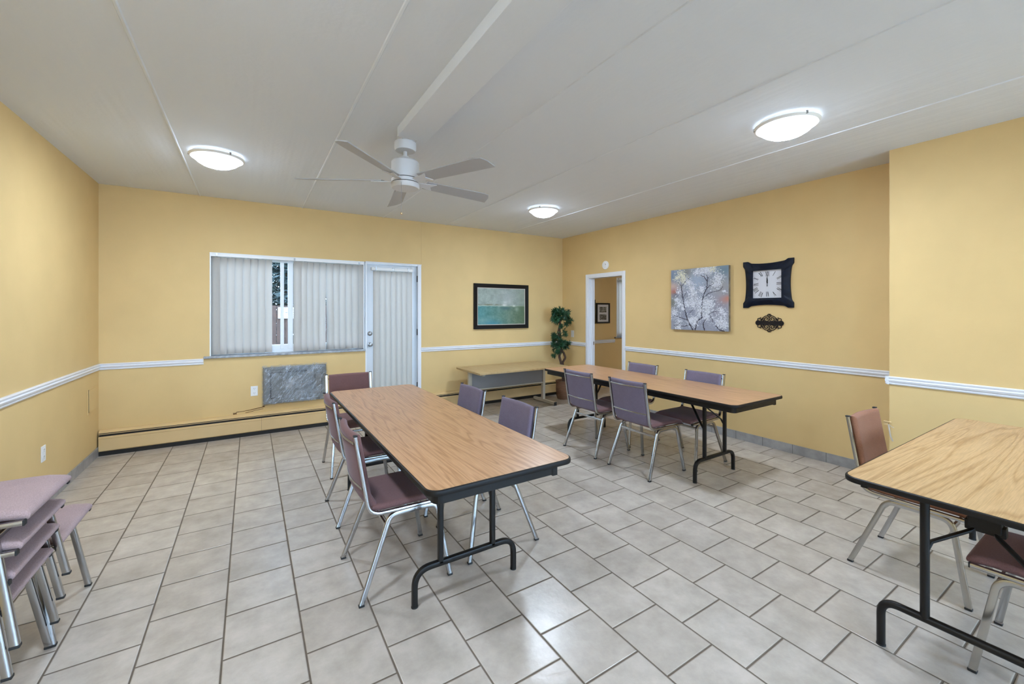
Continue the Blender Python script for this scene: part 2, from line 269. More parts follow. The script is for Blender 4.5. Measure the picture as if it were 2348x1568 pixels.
# ------------------------------------------------------------------ mesh helpers
class MB:
    def __init__(s): s.v = []; s.f = []; s.m = []
    def add(s, vs, fs, mi=0):
        o = len(s.v); s.v += [tuple(v) for v in vs]; s.f += [tuple(i + o for i in f) for f in fs]; s.m += [mi] * len(fs); return s
    def box(s, x0, x1, y0, y1, z0, z1, mi=0):
        v = [(x, y, z) for z in (z0, z1) for y in (y0, y1) for x in (x0, x1)]
        return s.add(v, [(0, 2, 3, 1), (4, 5, 7, 6), (0, 1, 5, 4), (2, 6, 7, 3), (0, 4, 6, 2), (1, 3, 7, 5)], mi)
    def sweep(s, path, prof, side=None, closed=False, caps=True, mi=0):
        P = [Vector(p) for p in path]; n = len(P); k = len(prof); vs = []
        prev = None
        for i in range(n):
            if closed: t = P[(i + 1) % n] - P[i - 1]
            elif i == 0: t = P[1] - P[0]
            elif i == n - 1: t = P[-1] - P[-2]
            else: t = (P[i + 1] - P[i]).normalized() + (P[i] - P[i - 1]).normalized()
            t.normalize()
            if side is not None:
                a = Vector(side); a = (a - t * a.dot(t)).normalized()
            else:
                if prev is None: prev = Vector((0, 0, 1)) if abs(t.z) < .9 else Vector((1, 0, 0))
                a = (prev - t * prev.dot(t)).normalized(); prev = a
            b = t.cross(a)
            for (u, w_) in prof: vs.append(P[i] + a * u + b * w_)
        fs = []
        for i in range(n if closed else n - 1):
            j = (i + 1) % n
            for q in range(k): fs.append((i * k + q, i * k + (q + 1) % k, j * k + (q + 1) % k, j * k + q))
        if caps and not closed:
            fs.append(tuple(range(k))[::-1]); fs.append(tuple((n - 1) * k + q for q in range(k)))
        return s.add(vs, fs, mi)
    def tube(s, path, r, k=10, **kw):
        return s.sweep(path, [(r * math.cos(2 * math.pi * q / k), r * math.sin(2 * math.pi * q / k)) for q in range(k)], **kw)
    def rtube(s, path, w_, h, side, c=.3, **kw):       # rounded rectangular tube
        r = min(w_, h) * c; pr = []
        for cx, cy_, a0 in ((w_ / 2 - r, h / 2 - r, 0), (-w_ / 2 + r, h / 2 - r, 90), (-w_ / 2 + r, -h / 2 + r, 180), (w_ / 2 - r, -h / 2 + r, 270)):
            for a in (0, 45, 90): pr.append((cx + r * math.cos(R(a0 + a)), cy_ + r * math.sin(R(a0 + a))))
        return s.sweep(path, pr, side=side, **kw)
    def lathe(s, prof, k=32, c=(0, 0, 0), mi=0):
        vs = []; fs = []; n = len(prof)
        for r, z in prof:
            for q in range(k): a = 2 * math.pi * q / k; vs.append((c[0] + r * math.cos(a), c[1] + r * math.sin(a), c[2] + z))
        for i in range(n - 1):
            for q in range(k): fs.append((i * k + q, i * k + (q + 1) % k, (i + 1) * k + (q + 1) % k, (i + 1) * k + q))
        fs.append(tuple(range(k))[::-1]); fs.append(tuple((n - 1) * k + q for q in range(k)))
        return s.add(vs, fs, mi)
    def prism(s, outl, z0, z1, mi=0, mtop=None):
        k = len(outl); vs = [(x, y, z0) for x, y in outl] + [(x, y, z1) for x, y in outl]
        s.add(vs, [tuple(range(k))[::-1]] + [(q, (q + 1) % k, k + (q + 1) % k, k + q) for q in range(k)], mi)
        s.f.append(tuple(len(s.v) - k + q for q in range(k))); s.m.append(mi if mtop is None else mtop); return s
    def extr(s, outl, y0, y1, mi=0):                   # outline in (x,z), extruded along y
        k = len(outl); vs = [(x, y0, z) for x, z in outl] + [(x, y1, z) for x, z in outl]
        return s.add(vs, [tuple(range(k)), tuple(k + q for q in range(k))[::-1]] + [((q + 1) % k, q, k + q, k + (q + 1) % k) for q in range(k)], mi)
    def pad(s, f, T, lu, lv, nu=8, nv=8, mi=0):        # upholstered slab along f(u,v)->point, rounded rims
        r = T / 2
        def samples(L, n):
            e = [0, .06 * r, .3 * r, .75 * r, 1.2 * r]; mid = [1.2 * r + (L - 2.4 * r) * i / n for i in range(1, n)]
            return e + mid + [L - x for x in reversed(e)]
        U, V = samples(lu, nu), samples(lv, nv)
        def th(d): d = min(d, r); return math.sqrt(max(0, 1 - (1 - d / r) ** 2))
        A, B = [], []
        for v in V:
            for u in U:
                a, b = u / lu, v / lv; p = Vector(f(a, b)); e = .01
                du = Vector(f(min(a + e, 1), b)) - Vector(f(max(a - e, 0), b)); dv = Vector(f(a, min(b + e, 1))) - Vector(f(a, max(b - e, 0)))
                n = du.cross(dv).normalized(); t = r * min(th(min(u, lu - u)), th(min(v, lv - v)))
                t = t * (1 + .0 * a)
                A.append(p + n * t); B.append(p - n * t)
        k = len(U); n = len(V); fs = []
        for j in range(n - 1):
            for i in range(k - 1):
                q = j * k + i; fs.append((q, q + 1, q + k + 1, q + k)); o = k * n; fs.append((o + q, o + q + k, o + q + k + 1, o + q + 1))
        s.add(A + B, fs, mi); return s
    def grid(s, f, nu, nv, mi=0):
        vs = [f(i / nu, j / nv) for j in range(nv + 1) for i in range(nu + 1)]
        return s.add(vs, [(j * (nu + 1) + i, j * (nu + 1) + i + 1, (j + 1) * (nu + 1) + i + 1, (j + 1) * (nu + 1) + i) for j in range(nv) for i in range(nu)], mi)
    def build(s, name, m, parent=None, smooth=False, bevel=0, loc=None, weld=False, seg=2, rot=None):
        me = bpy.data.meshes.new(name); me.from_pydata(s.v, [], s.f)
        for x in (m if isinstance(m, (list, tuple)) else [m]): me.materials.append(x)
        me.polygons.foreach_set('material_index', s.m)
        bm = bmesh.new(); bm.from_mesh(me)
        if weld: bmesh.ops.remove_doubles(bm, verts=bm.verts, dist=1e-5)
        bmesh.ops.recalc_face_normals(bm, faces=bm.faces)
        if smooth:
            for f in bm.faces: f.smooth = True
            for e in bm.edges:
                if len(e.link_faces) == 2 and e.calc_face_angle(0) > R(38): e.smooth = False
        bm.to_mesh(me); bm.free(); me.update()
        o = bpy.data.objects.new(name, me); COL.objects.link(o)
        if parent is not None: o.parent = parent
        if loc: o.location = loc
        if rot: o.rotation_euler = rot
        if bevel:
            b = o.modifiers.new('bevel', 'BEVEL'); b.width = bevel; b.segments = seg; b.limit_method = 'ANGLE'; b.angle_limit = R(40)
        return o

def fillet(pts, r, n=6):
    P = [Vector(p) for p in pts]; out = [P[0]]
    for i in range(1, len(P) - 1):
        rr = r[i - 1] if isinstance(r, (list, tuple)) else r
        a, b, c = P[i - 1], P[i], P[i + 1]; d1 = (a - b).normalized(); d2 = (c - b).normalized()
        ang = d1.angle(d2); d = min(rr / math.tan(ang / 2), (a - b).length * .49, (c - b).length * .49)
        s0, s1 = b + d1 * d, b + d2 * d
        for k in range(n + 1):
            t = k / n; out.append((s0 * (1 - t) + b * t) * (1 - t) + (b * (1 - t) + s1 * t) * t)
    out.append(P[-1]); return out
def rrect(x0, x1, y0, y1, r, n=6):
    o = []
    for cx, cy_, a0 in ((x1 - r, y1 - r, 0), (x0 + r, y1 - r, 90), (x0 + r, y0 + r, 180), (x1 - r, y0 + r, 270)):
        for k in range(n + 1): a = R(a0 + 90 * k / n); o.append((cx + r * math.cos(a), cy_ + r * math.sin(a)))
    return o
def catmull(p, n=5):
    q = [p[0]] + list(p) + [p[-1]]; out = []
    for i in range(1, len(q) - 2):
        for k in range(n):
            t = k / n; out.append(tuple(.5 * (2 * q[i][c] + (q[i + 1][c] - q[i - 1][c]) * t + (2 * q[i - 1][c] - 5 * q[i][c] + 4 * q[i + 1][c] - q[i + 2][c]) * t * t + (3 * q[i][c] - q[i - 1][c] - 3 * q[i + 1][c] + q[i + 2][c]) * t ** 3) for c in range(len(p[0]))))
    return out + [tuple(p[-1])]
def tag(o, label=None, cat=None, group=None, kind=None):
    if label: o['label'] = label
    if cat: o['category'] = cat
    if group: o['group'] = group
    if kind: o['kind'] = kind
    return o
def thing(name, label, cat, loc=(0, 0, 0), rz=0, group=None):
    o = bpy.data.objects.new(name, None); o.empty_display_size = .1; COL.objects.link(o)
    o.location = loc; o.rotation_euler = (0, 0, rz); return tag(o, label, cat, group)
def struct(name, mb, m, label=None, **kw):
    o = mb.build(name, m, **kw); o['kind'] = 'structure'
    if label: o['label'] = label
    return o
def copy_tree(o, parent=None):
    kids = [c for c in bpy.data.objects if c.parent == o]
    c = o.copy(); COL.objects.link(c)
    if parent is not None: c.parent = parent
    for k in kids: copy_tree(k, c)
    return c

# ------------------------------------------------------------------ room shell
T = .14
X2, Y2A, Y2B = 8.4, 2.4, YW                 # the further room seen through the doorway
struct('floor', MB().box(XL - T, X2 + T, YB - T, YW + .06, -.12, 0), M['floor'], 'beige ceramic tile floor laid in running bond')
struct('ceiling', MB().box(XL - T, X2 + T, YB - T, YW + T, ZC, ZC + .15), M['ceiling'], 'pale grey stippled panel ceiling')
struct('wall_left', MB().box(XL - T, XL, YB - T, YW + T, 0, ZC), M['wall'], 'plain yellow side wall on the left')
struct('wall_back', MB().box(XL, -1.15, YB - T, YB, 0, ZC).box(.10, 1.95, YB - T, YB, 0, ZC).box(4.25, XR + T, YB - T, YB, 0, ZC).box(-1.15, .10, YB - T, YB, 0, .35).box(-1.15, .10, YB - T, YB, 2.35, ZC).box(1.95, 4.25, YB - T, YB, 0, .35).box(1.95, 4.25, YB - T, YB, 2.35, ZC), M['wall'])
for i_, (a_, b_, nm_) in enumerate(((-1.15, .10, 'added unseen daylight window behind the camera, left'), (1.95, 4.25, 'added unseen daylight window behind the camera, right'))):
    wb = thing('window_%d' % (3 + i_), nm_, None, (a_, YB - T, .35)); wb['kind'] = 'structure'; w_ = b_ - a_  # unseen windows added to let daylight in from behind
    MB().box(0, w_, .03, .09, 0, .05).box(0, w_, .03, .09, 1.95, 2.0).box(0, .05, .03, .09, .05, 1.95).box(w_ - .05, w_, .03, .09, .05, 1.95).build('window_frame', M['frame'], wb)
    MB().box(w_ / 2 - .025, w_ / 2 + .025, .03, .09, .05, 1.95).build('mullion', M['frame'], wb)
    MB().box(.05, w_ - .05, .055, .060, .05, 1.95).build('pane', M['glass'], wb)
WX0, WX1, WZ0, WZ1, DX1, DZ1 = -.388, 1.300, .950, 2.125, 2.085, 2.125
W2X0, W2X1, W2Z0, W2Z1 = 6.06, 7.70, .955, 2.115
b = MB()
b.box(XL, WX0, YW, YW + T, 0, ZC).box(WX0, WX1 + .012, YW, YW + T, 0, WZ0 - .025).box(WX0, DX1, YW, YW + T, DZ1, ZC)
b.box(DX1, W2X0, YW, YW + T, 0, ZC).box(W2X0, W2X1, YW, YW + T, 0, W2Z0 - .025).box(W2X0, W2X1, YW, YW + T, W2Z1, ZC).box(W2X1, X2, YW, YW + T, 0, ZC)
struct('wall_front', b, M['wall'], 'yellow window wall with window, glazed door and heater')
D2A, D2B, D2Z = 4.365, 5.125, 2.012            # doorway in the right wall
b = MB().box(XR, XR + .12, YP, D2A, 0, ZC).box(XR, XR + .12, D2A, D2B, D2Z, ZC).box(XR, XR + .12, D2B, YW, 0, ZC)
b.box(XP, XR + .12, YB, YP, 0, ZC)
struct('wall_right', b, M['wall'], 'yellow right wall with a doorway and a part standing forward')
struct('wall_far_room', MB().box(X2, X2 + T, Y2A, YW, 0, ZC).box(XR + .12, X2, Y2A - T, Y2A, 0, ZC), M['wall'])

# ceiling panel joints
for i, x in enumerate((-.478, .553, 1.553, 2.475, 3.595)):
    struct('trim_%d' % (i + 1), MB().extr([(x - .011, ZC + .001), (x - .006, ZC - .0055), (x + .004, ZC - .0065), (x + .011, ZC + .001)], YB, YW), M['ceiling'], 'thin raised joint between two ceiling panels')
# boxed run on the ceiling that ends at the fan
struct('trim_6', MB().box(.872, 1.075, YB, 2.895, 2.683, ZC + .001), M['ceiling'], 'shallow white boxed run along the ceiling ending at the fan', bevel=.002)

struct('trim_30', MB().box(2.094, 2.0965, YW - .0025, YW, DZ1 + .005, ZC), M['wall'], 'fine vertical seam in the wall above the glazed door')
# chair rails: profile (depth, z)
def rail_prof(d=1.0):
    return [(0, .868), (.010, .868), (.014, .876), (.012, .884), (.020, .892), (.024, .904), (.016, .912), (.020, .918), (.022, .926), (.016, .932), (0, .932)]
RN = [7]
def rail(a, b_, nrm, dz=0, lab='white moulded chair rail'):
    a, b_ = Vector((*a, 0)), Vector((*b_, 0)); n = Vector((*nrm, 0)); vs = []
    pr = rail_prof(); k = len(pr)
    for e in (a, b_):
        for d, z in pr: vs.append(e + n * d + Vector((0, 0, z + dz)))
    fs = [tuple(range(k)), tuple(k + q for q in range(k))[::-1]] + [(q, (q + 1) % k, k + (q + 1) % k, k + q) for q in range(k)]
    struct('trim_%d' % RN[0], MB().add(vs, fs), M['trim'], lab); RN[0] += 1
rail((XL, YB), (XL, YW), (1, 0), -.006, 'white moulded chair rail along the left wall')
rail((XL, YW), (WX0 - .055, YW), (0, -1), -.006, 'white chair rail between the corner and the window')
rail((DX1 + .004, YW), (XR, YW), (0, -1), 0, 'white chair rail right of the glazed door')
rail((XR, YW), (XR, D2B + .047), (-1, 0), .003, 'short white chair rail beside the doorway')
rail((XR, D2A - .047), (XR, YP), (-1, 0), .006, 'white chair rail under the canvas and clock')
rail((XP - .022, YP), (XR, YP), (0, 1), .006)
rail((XP, YP + .022), (XP, YB), (-1, 0), .006, 'white chair rail on the forward part of the right wall')
rail((XR + .12, YW), (W2X0 - .055, YW), (0, -1), -.02, 'white chair rail in the further room')

# skirting tiles
struct('baseboard_left', MB().box(XL, XL + .010, YB, YW - .01, 0, .092), M['base_y'], 'grey tile skirting along the left wall', bevel=.002)
struct('baseboard_right', MB().box(XR - .010, XR, YP, D2A - .05, 0, .092).box(XP - .01, XP, YB, YP + .01, 0, .092).box(XP, XR, YP, YP + .01, 0, .092), M['base_y'], 'grey tile skirting along the right wall', bevel=.002)
struct('baseboard_back', MB().box(XL, XP, YB, YB + .01, 0, .092), M['base_x'])

# ------------------------------------------------------------------ window 1
def window(idx, x0, x1, z0, z1, mull, lab):
    o = thing('window_%d' % idx, lab, None, (x0, YW, z0)); o['kind'] = 'structure'
    W, H = x1 - x0, z1 - z0; y0, y1 = .085, .135
    f = MB()
    f.box(0, W, y0, y1, 0, .095).box(0, W, y0, y1, H - .065, H).box(0, .05, y0, y1, .095, H - .065).box(W - .05, W, y0, y1, .095, H - .065)
    f.build('window_frame', M['frame'], o, bevel=.003)
    for (a, c, yy) in mull:
        MB().box(a, c, yy, yy + .03, .04, H - .035).build('mullion', M['frame'], o, bevel=.003)
    MB().box(.05, W - .05, .106, .110, .055, H - .05).build('pane', M['glass'], o)
    MB().box(0, W, .09, .145, -.02, .0).build('window_sill_outer', M['frame'], o)
    r = MB().box(-.0005, .012, .0, .085, 0, H).box(W - .012, W + .0005, .0, .085, 0, H).box(.012, W - .012, .0, .085, H - .010, H + .0005)
    r.build('reveal', M['frame'], o)
    MB().box(-.055, W + .010, -.030, .09, -.026, 0).build('window_sill', M['sill'], o, bevel=.004)
    return o
window(1, WX0, WX1, WZ0, WZ1, [(.704, .742, .079), (.785, .843, .082)], 'wide white sliding window behind vertical blinds')
window(2, W2X0, W2X1, W2Z0, W2Z1, [(.8, .85, .081)], 'window in the further room behind vertical blinds')

def slat_mesh(w_, h, ang, bow=.007, kink=None, m=None):
    s = MB(); n = 8
    ca, sa = math.cos(ang), math.sin(ang)
    def f(u, v):
        x = (u - .5) * w_; y = -bow * (1 - (2 * u - 1) ** 2)
        if kink: y += kink * math.exp(-((v - .25) / .3) ** 2) * (1 - u) ; x += .3 * kink * math.exp(-((v - .3) / .3) ** 2)
        return (x * ca - y * sa, x * sa + y * ca, -h * (1 - v))
    s.grid(f, n, 14); return s
def blinds(label, x0, x1, ztop, zbot, y, xs, w_, ang, group=None, kinks={}, cat='vertical blinds', bowv=.007):
    o = thing('vertical_blinds', label, cat, (x0, y, ztop), 0, group)
    MB().box(0, x1 - x0, -.022, .022, -.040, 0).build('headrail', M['white'], o, bevel=.003)
    for c in (.05, (x1 - x0) * .5, x1 - x0 - .07):
        MB().box(c, c + .018, -.026, .024, -.036, .006).build('bracket', M['steel'], o, bevel=.001)
    cc = []
    for i, x in enumerate(xs):
        hgt = ztop - .048 - zbot + random.uniform(-.003, .003)
        q = slat_mesh(w_, hgt, ang + random.uniform(-.05, .05), bow=bowv, kink=kinks.get(i)).build('slat', M['slat'], o, smooth=True)
        q.location = (x - x0, 0, -.048)
        c = MB().box(-.006, .006, -.004, .004, 0, .012).build('carrier_clip', M['white'], q)
    return o
xs = [-.335, -.270, -.195, -.118, -.042, .033, .108, .182] + [.499, .562, .632, .704, .782, .868, .945, 1.02, 1.098, 1.175, 1.25]
bl = blinds('off-white vertical blinds on the wide window, parted near the middle', WX0 + .005, WX1 - .004, WZ1 - .003, WZ0 + .012, YW + .028, xs, .092, R(-22), kinks={13: .03, 12: -.02}, bowv=.018)
blinds('vertical blinds in the further room seen through the doorway', W2X0 + .005, W2X1 - .004, W2Z1 - .003, W2Z0 + .012, YW + .03, [W2X0 + .05 + .078 * i for i in range(21)], .092, R(-20), bowv=.011)

# ------------------------------------------------------------------ glazed door (door_1)
d = thing('door_1', 'white glazed outside door beside the wide window', None, (WX1 + .012, YW, 0)); d['kind'] = 'structure'
DW = DX1 - WX1 - .012
f = MB().box(0, .020, 0, .13, 0, DZ1).box(DW - .020, DW, 0, .13, 0, DZ1).box(.020, DW - .020, 0, .13, DZ1 - .022, DZ1)
f.box(.020, .032, .095, .13, 0, DZ1 - .022).box(DW - .032, DW - .020, .095, .13, 0, DZ1 - .022)
f.build('door_frame', M['frame'], d, bevel=.002)
MB().box(.0, DW + .012, -.012, 0, DZ1 - .004, DZ1 + .006).box(DW - .045, DW + .006, -.011, .0, 0, DZ1 - .004).build('door_casing', M['trim'], d, bevel=.002)
dy = .045
leaf = MB().box(.022, .115, dy, dy + .045, .012, DZ1 - .026).box(DW - .125, DW - .022, dy, dy + .045, .012, DZ1 - .026)
leaf.box(.115, DW - .125, dy, dy + .045, .012, .20).box(.115, DW - .125, dy, dy + .045, DZ1 - .115, DZ1 - .026)
lf = leaf.build('door_leaf', M['doorp'], d, bevel=.002)
MB().box(.115, DW - .125, dy + .018, dy + .026, .20, DZ1 - .115).build('pane', M['glass'], lf)
for z, nm in ((1.152, 'deadbolt'), (1.003, 'door_knob')):
    k = MB()
    if nm == 'deadbolt': k.lathe([(.0, 0), (.030, 0), (.030, .006), (.022, .012), (.0, .013)], 20); k.box(-.012, .012, -.003, .003, .012, .022)
    else: k.lathe([(.0, 0), (.031, 0), (.031, .004), (.013, .008), (.013, .026), (.022, .032), (.028, .046), (.022, .060), (.0, .064)], 20)
    k.build(nm, M['steel'], lf, smooth=True, loc=(.070, dy, z), rot=(R(90), 0, 0))
for z in (1.925, 1.155, .385):
    MB().tube([(DW - .024, dy - .010, z - .05), (DW - .024, dy - .010, z + .05)], .007).box(DW - .044, DW - .006, dy - .006, dy - .001, z - .045, z + .045).build('hinge', M['hinge'], lf)
xs = [1.400 + .062, 1.400 + .138, 1.614, 1.690, 1.766, 1.842, 1.915]
db = blinds('narrow vertical blinds hanging on the glazed door', 1.392, 1.965, 2.055, .16, YW + .012, xs, .090, R(-24), bowv=.020)
ch = MB().tube([(.562, -.012, -.03), (.566, -.014, -.5), (.572, -.012, -.86), (.566, -.012, -1.0)], .0022, 6).tube([(.562, -.016, -.03), (.574, -.014, -.72), (.600, -.012, -.92), (.588, -.012, -1.02)], .0018, 6)
ch.build('pull_cord', M['white'], db)

# ------------------------------------------------------------------ doorway (door_2)
d = thing('door_2', 'white cased doorway into the further room', None, (XR, D2B, 0)); d['kind'] = 'structure'
cw = .047
b = MB().box(-.016, 0, 0, cw, 0, D2Z + cw).box(-.016, 0, -(D2B - D2A) - cw, -(D2B - D2A), 0, D2Z + cw).box(-.016, 0, -(D2B - D2A), 0, D2Z, D2Z + cw)
b.build('door_casing', M['trim'], d, bevel=.004)
b = MB().box(-.01, .13, -.018, 0, 0, D2Z).box(-.01, .13, -(D2B - D2A), -(D2B - D2A) + .018, 0, D2Z).box(-.01, .13, -(D2B - D2A) + .018, -.018, D2Z - .018, D2Z)
b.box(.045, .085, -.030, -.018, 0, D2Z - .018).box(.045, .085, -(D2B - D2A) + .018, -(D2B - D2A) + .030, 0, D2Z - .018)
b.build('door_jamb', M['trim'], d, bevel=.002)
MB().box(.095, .118, -.0195, -.018, .90, .955).build('strike_plate', M['steel'], d)

# ------------------------------------------------------------------ outdoors
struct('ground', MB().box(-16, 24, YW + .16, 30, -.25, -.15), M['grass'])
struct('ground_rear', MB().box(-16, 24, -22, YB - T - .01, -.25, -.15), mat('pale_bounce_paving', (.42, .41, .39), .8))  # unseen ground, coloured pale to bounce daylight upward
fo = thing('board_fence', 'brown board fence seen through the parted blinds', 'fence', (-6, 9.6, -.15))
for i in range(9):
    bd = MB()
    for k in range(14):
        x = i * 2.1 + k * .15; bd.box(x, x + .143, 0, .02, .05, 1.72 + random.uniform(-.006, .006))
    bd.build('board_panel', M['fence'], fo)
    MB().box(i * 2.1 - .06, i * 2.1 + .03, .02, .11, 0, 1.78).build('post', M['fence'], fo)
MB().box(0, 18.9, .02, .06, 1.45, 1.53).box(0, 18.9, .02, .06, .3, .38).build('rail', M['fence'], fo)
sg = thing('notice_sign', 'small white notice with dark lines fixed to the fence', 'sign', (.475, 9.58, 1.31))
MB().box(0, .42, -.012, .012, 0, .22).build('sign_board', M['white'], sg, bevel=.003)
MB().box(.16, .36, -.0135, -.012, .165, .18).box(.12, .38, -.0135, -.012, .115, .128).box(.18, .34, -.0135, -.012, .07, .083).box(.05, .38, -.0135, -.012, .025, .034).build('dark_lines', M['iron'], sg)
def tree(x, y, label, rad, h, n):
    t = thing('evergreen_tree', label, 'tree', (x, y, -.15), 0, 'trees beyond the fence')
    MB().tube([(0, 0, 0), (.05, 0, h * .5), (0, 0, h)], .12, 8).build('trunk', M['trunk'], t, smooth=True)
    s = MB()
    for i in range(n):
        z = random.uniform(.12, 1) ; rr = rad * (1.05 - z * .75) * math.sqrt(random.random()); a = random.uniform(0, 6.283)
        c = Vector((rr * math.cos(a), rr * math.sin(a), z * h)); L = random.uniform(.05, .13); wd = L * .22
        e1 = Vector((random.gauss(0, 1), random.gauss(0, 1), random.gauss(-.3, .6))).normalized(); e2 = e1.cross(Vector((random.gauss(0, 1), random.gauss(0, 1), random.gauss(0, 1)))).normalized()
        s.add([c - e1 * L, c + e2 * wd, c + e1 * L, c - e2 * wd], [(0, 1, 2, 3)])
    s.build('foliage', M['tree'], t)
tree(.7, 12.2, 'dark evergreen tree showing above the fence between the parted blinds', 1.9, 5.2, 26000)
tree(6.2, 15.4, 'evergreen tree beyond the fence behind the glazed door', 2.2, 6.0, 7000)
tree(-5.0, 14.5, 'evergreen tree beyond the fence behind the left blinds', 2.2, 5.5, 7000)

# ------------------------------------------------------------------ heaters
def heater(x0, x1, label, splits):
    o = thing('baseboard_heater', label, 'heater', (x0, YW, 0), 0, 'baseboard heaters'); L = x1 - x0
    MB().box(0, L, -.012, 0, .03, .252).build('back_plate', M['heaterp'], o, bevel=.001)
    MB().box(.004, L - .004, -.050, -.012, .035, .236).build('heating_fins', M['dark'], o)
    MB().extr([(0, 0), (1, 0)], 0, 0)
    c = MB(); vs = []
    pr = [(-.012, .252), (-.030, .250), (-.058, .234), (-.058, .229), (-.030, .240), (-.012, .242)]
    for x in (0, L):
        for y, z in pr: vs.append((x, y, z))
    k = len(pr); c.add(vs, [tuple(range(k)), tuple(k + q for q in range(k))[::-1]] + [(q, (q + 1) % k, k + (q + 1) % k, k + q) for q in range(k)])
    c.build('top_cover', M['heaterp'], o)
    MB().box(0, L, -.060, -.056, .216, .2215).build('damper_blade', M['heaterp'], o)
    xs_ = [0] + splits + [L]
    for a, b_ in zip(xs_[:-1], xs_[1:]):
        vs = []; pr = [(-.050, .194), (-.060, .1955), (-.066, .191), (-.066, .175), (-.063, .170), (-.063, .055), (-.056, .046), (-.050, .046)]; k = len(pr)
        for x in (a + .0008, b_ - .0008):
            for y, z in pr: vs.append((x, y, z))
        MB().add(vs, [tuple(range(k)), tuple(k + q for q in range(k))[::-1]] + [(q, (q + 1) % k, k + (q + 1) % k, k + q) for q in range(k)]).build('front_panel', M['heaterp'], o)
    MB().box(0, L, -.050, -.001, 0, .034).build('toe_gap', M['dark'], o)  # solid black strip standing for the shaded gap
    return o
heater(XL + .012, WX1 + .005, 'long cream baseboard heater under the wide window', [1.40])
heater(DX1 + .01, XR - .12, 'cream baseboard heater behind the low desk', [1.05])

# ------------------------------------------------------------------ things on the window wall
def outlet(loc, rz, label, kind='outlet'):
    o = thing('light_switch' if kind == 'switch' else 'wall_outlet', label, 'light switch' if kind == 'switch' else 'outlet', loc, rz)
    MB().box(-.036, .036, -.006, 0, -.058, .058).build('cover_plate', M['white'], o, bevel=.002)
    if kind == 'switch': MB().box(-.016, .016, -.010, -.005, -.033, .033).build('rocker', M['white'], o, bevel=.001)
    else:
        for z in (-.026, .026):
            q = MB().lathe([(0, 0), (.0165, 0), (.0165, .003), (0, .003)], 18).build('socket', M['white'], o, loc=(0, -.005, z), rot=(R(90), 0, 0))
            MB().box(-.008, -.0055, .0005, .009, .003, .0036).box(.0055, .008, .0005, .009, .003, .0036).box(-.002, .002, -.010, -.006, .003, .0036).build('slots', M['dark'], q)
    return o
outlet((.040, YW, .514), 0, 'white double outlet left of the wrapped air conditioner')
outlet((XL, 4.455, .404), R(90), 'white double outlet low on the left wall')
outlet((XR, 5.515, 1.068), R(-90), 'white light switch beside the doorway and potted tree', 'switch')

ac = thing('wall_air_conditioner', 'grey wall air conditioner wrapped in clear plastic film under the window', 'air conditioner', (.129, YW, .345))
W_, H_ = .69, .440
b = MB().box(0, W_, -.035, 0, 0, .035).box(0, W_, -.035, 0, H_ - .035, H_).box(0, .04, -.035, 0, .035, H_ - .035).box(W_ - .04, W_, -.035, 0, .035, H_ - .035)
b.build('surround', M['acshell'], ac, bevel=.006)
MB().box(.04, W_ - .04, -.030, 0, .035, H_ - .035).build('front_grille', M['acshell'], ac, bevel=.004)
MB().extr([(.07, .06), (.15, .06), (.15, .075), (.085, .075), (.085, H_ - .075), (W_ - .20, H_ - .075), (W_ - .20, H_ - .06), (.07, H_ - .06)], -.034, -.028).build('groove', M['acdark'], ac)
b = MB()
for i in range(17):
    z = .085 + i * .0148; b.box(W_ - .125, W_ - .055, -.040, -.029, z, z + .0085)
b.build('louvres', M['aclouvre'], ac)
MB().box(W_ - .13, W_ - .05, -.0315, -.029, .078, .335).build('louvre_recess', M['acdark'], ac)
def wrap(u, v):
    x = -.012 + u * (W_ + .024); z = -.02 + v * (H_ + .035)
    edge = min(u, 1 - u, v, 1 - v); y = -.002 - .046 * min(1, edge / .05) ** .7
    y += .006 * math.sin(23 * u + 17 * v + 3 * math.sin(9 * v)) + .004 * math.sin(51 * v - 38 * u + 2 * math.sin(21 * u))
    if edge < 1e-6: y = -.002
    if v > .999: z += .010 * max(0, math.sin(17 * u) * math.sin(41 * u))
    return (x, min(y, -.001) if edge > 0 else y, z)
MB().grid(wrap, 60, 44).build('plastic_film', M['film'], ac, smooth=True)
fr = MB()
for (a, c_) in ((.22, .56),):
    fr.grid(lambda u, v: (a + (c_ - a) * u + .02 * math.sin(6 * v), -.060 - .007 * math.sin(14 * u + 9 * v) - .004 * math.sin(40 * v - 22 * u), .01 + v * (H_ - .0)), 34, 40)
fr.build('folded_film_layer', M['film'], ac, smooth=True)

gl = MB()
def strip(pts, w0, y=-.003):
    P = [Vector((p[0], 0, p[1])) for p in pts]; vs = []
    for i, p in enumerate(P):
        t = (P[min(i + 1, len(P) - 1)] - P[max(i - 1, 0)]).normalized(); n = Vector((-t.z, 0, t.x)) * w0 * random.uniform(.6, 1.3)
        vs += [(p.x + n.x, 0, p.z + n.z), (p.x + n.x * .5, y, p.z + n.z * .5), (p.x - n.x * .5, y, p.z - n.z * .5), (p.x - n.x, 0, p.z - n.z)]
    gl.add(vs, [(4 * i + q, 4 * i + q + 1, 4 * i + 4 + q + 1, 4 * i + 4 + q) for i in range(len(P) - 1) for q in range(3)])
strip([(0, .012), (.02, .012), (.035, .013)], .010); strip([(.03, .026), (.10, .030), (.17, .036), (.24, .047), (.315, .058)], .0045)
strip([(.12, .010), (.17, .014), (.22, .026), (.30, .034)], .004); strip([(.29, .055), (.31, .072)], .006)
o = gl.build('peeling_sealant', M['stain'], loc=(-.168, YW, .258)); tag(o, 'brown torn strips of old sealant above the long heater', 'sealant')

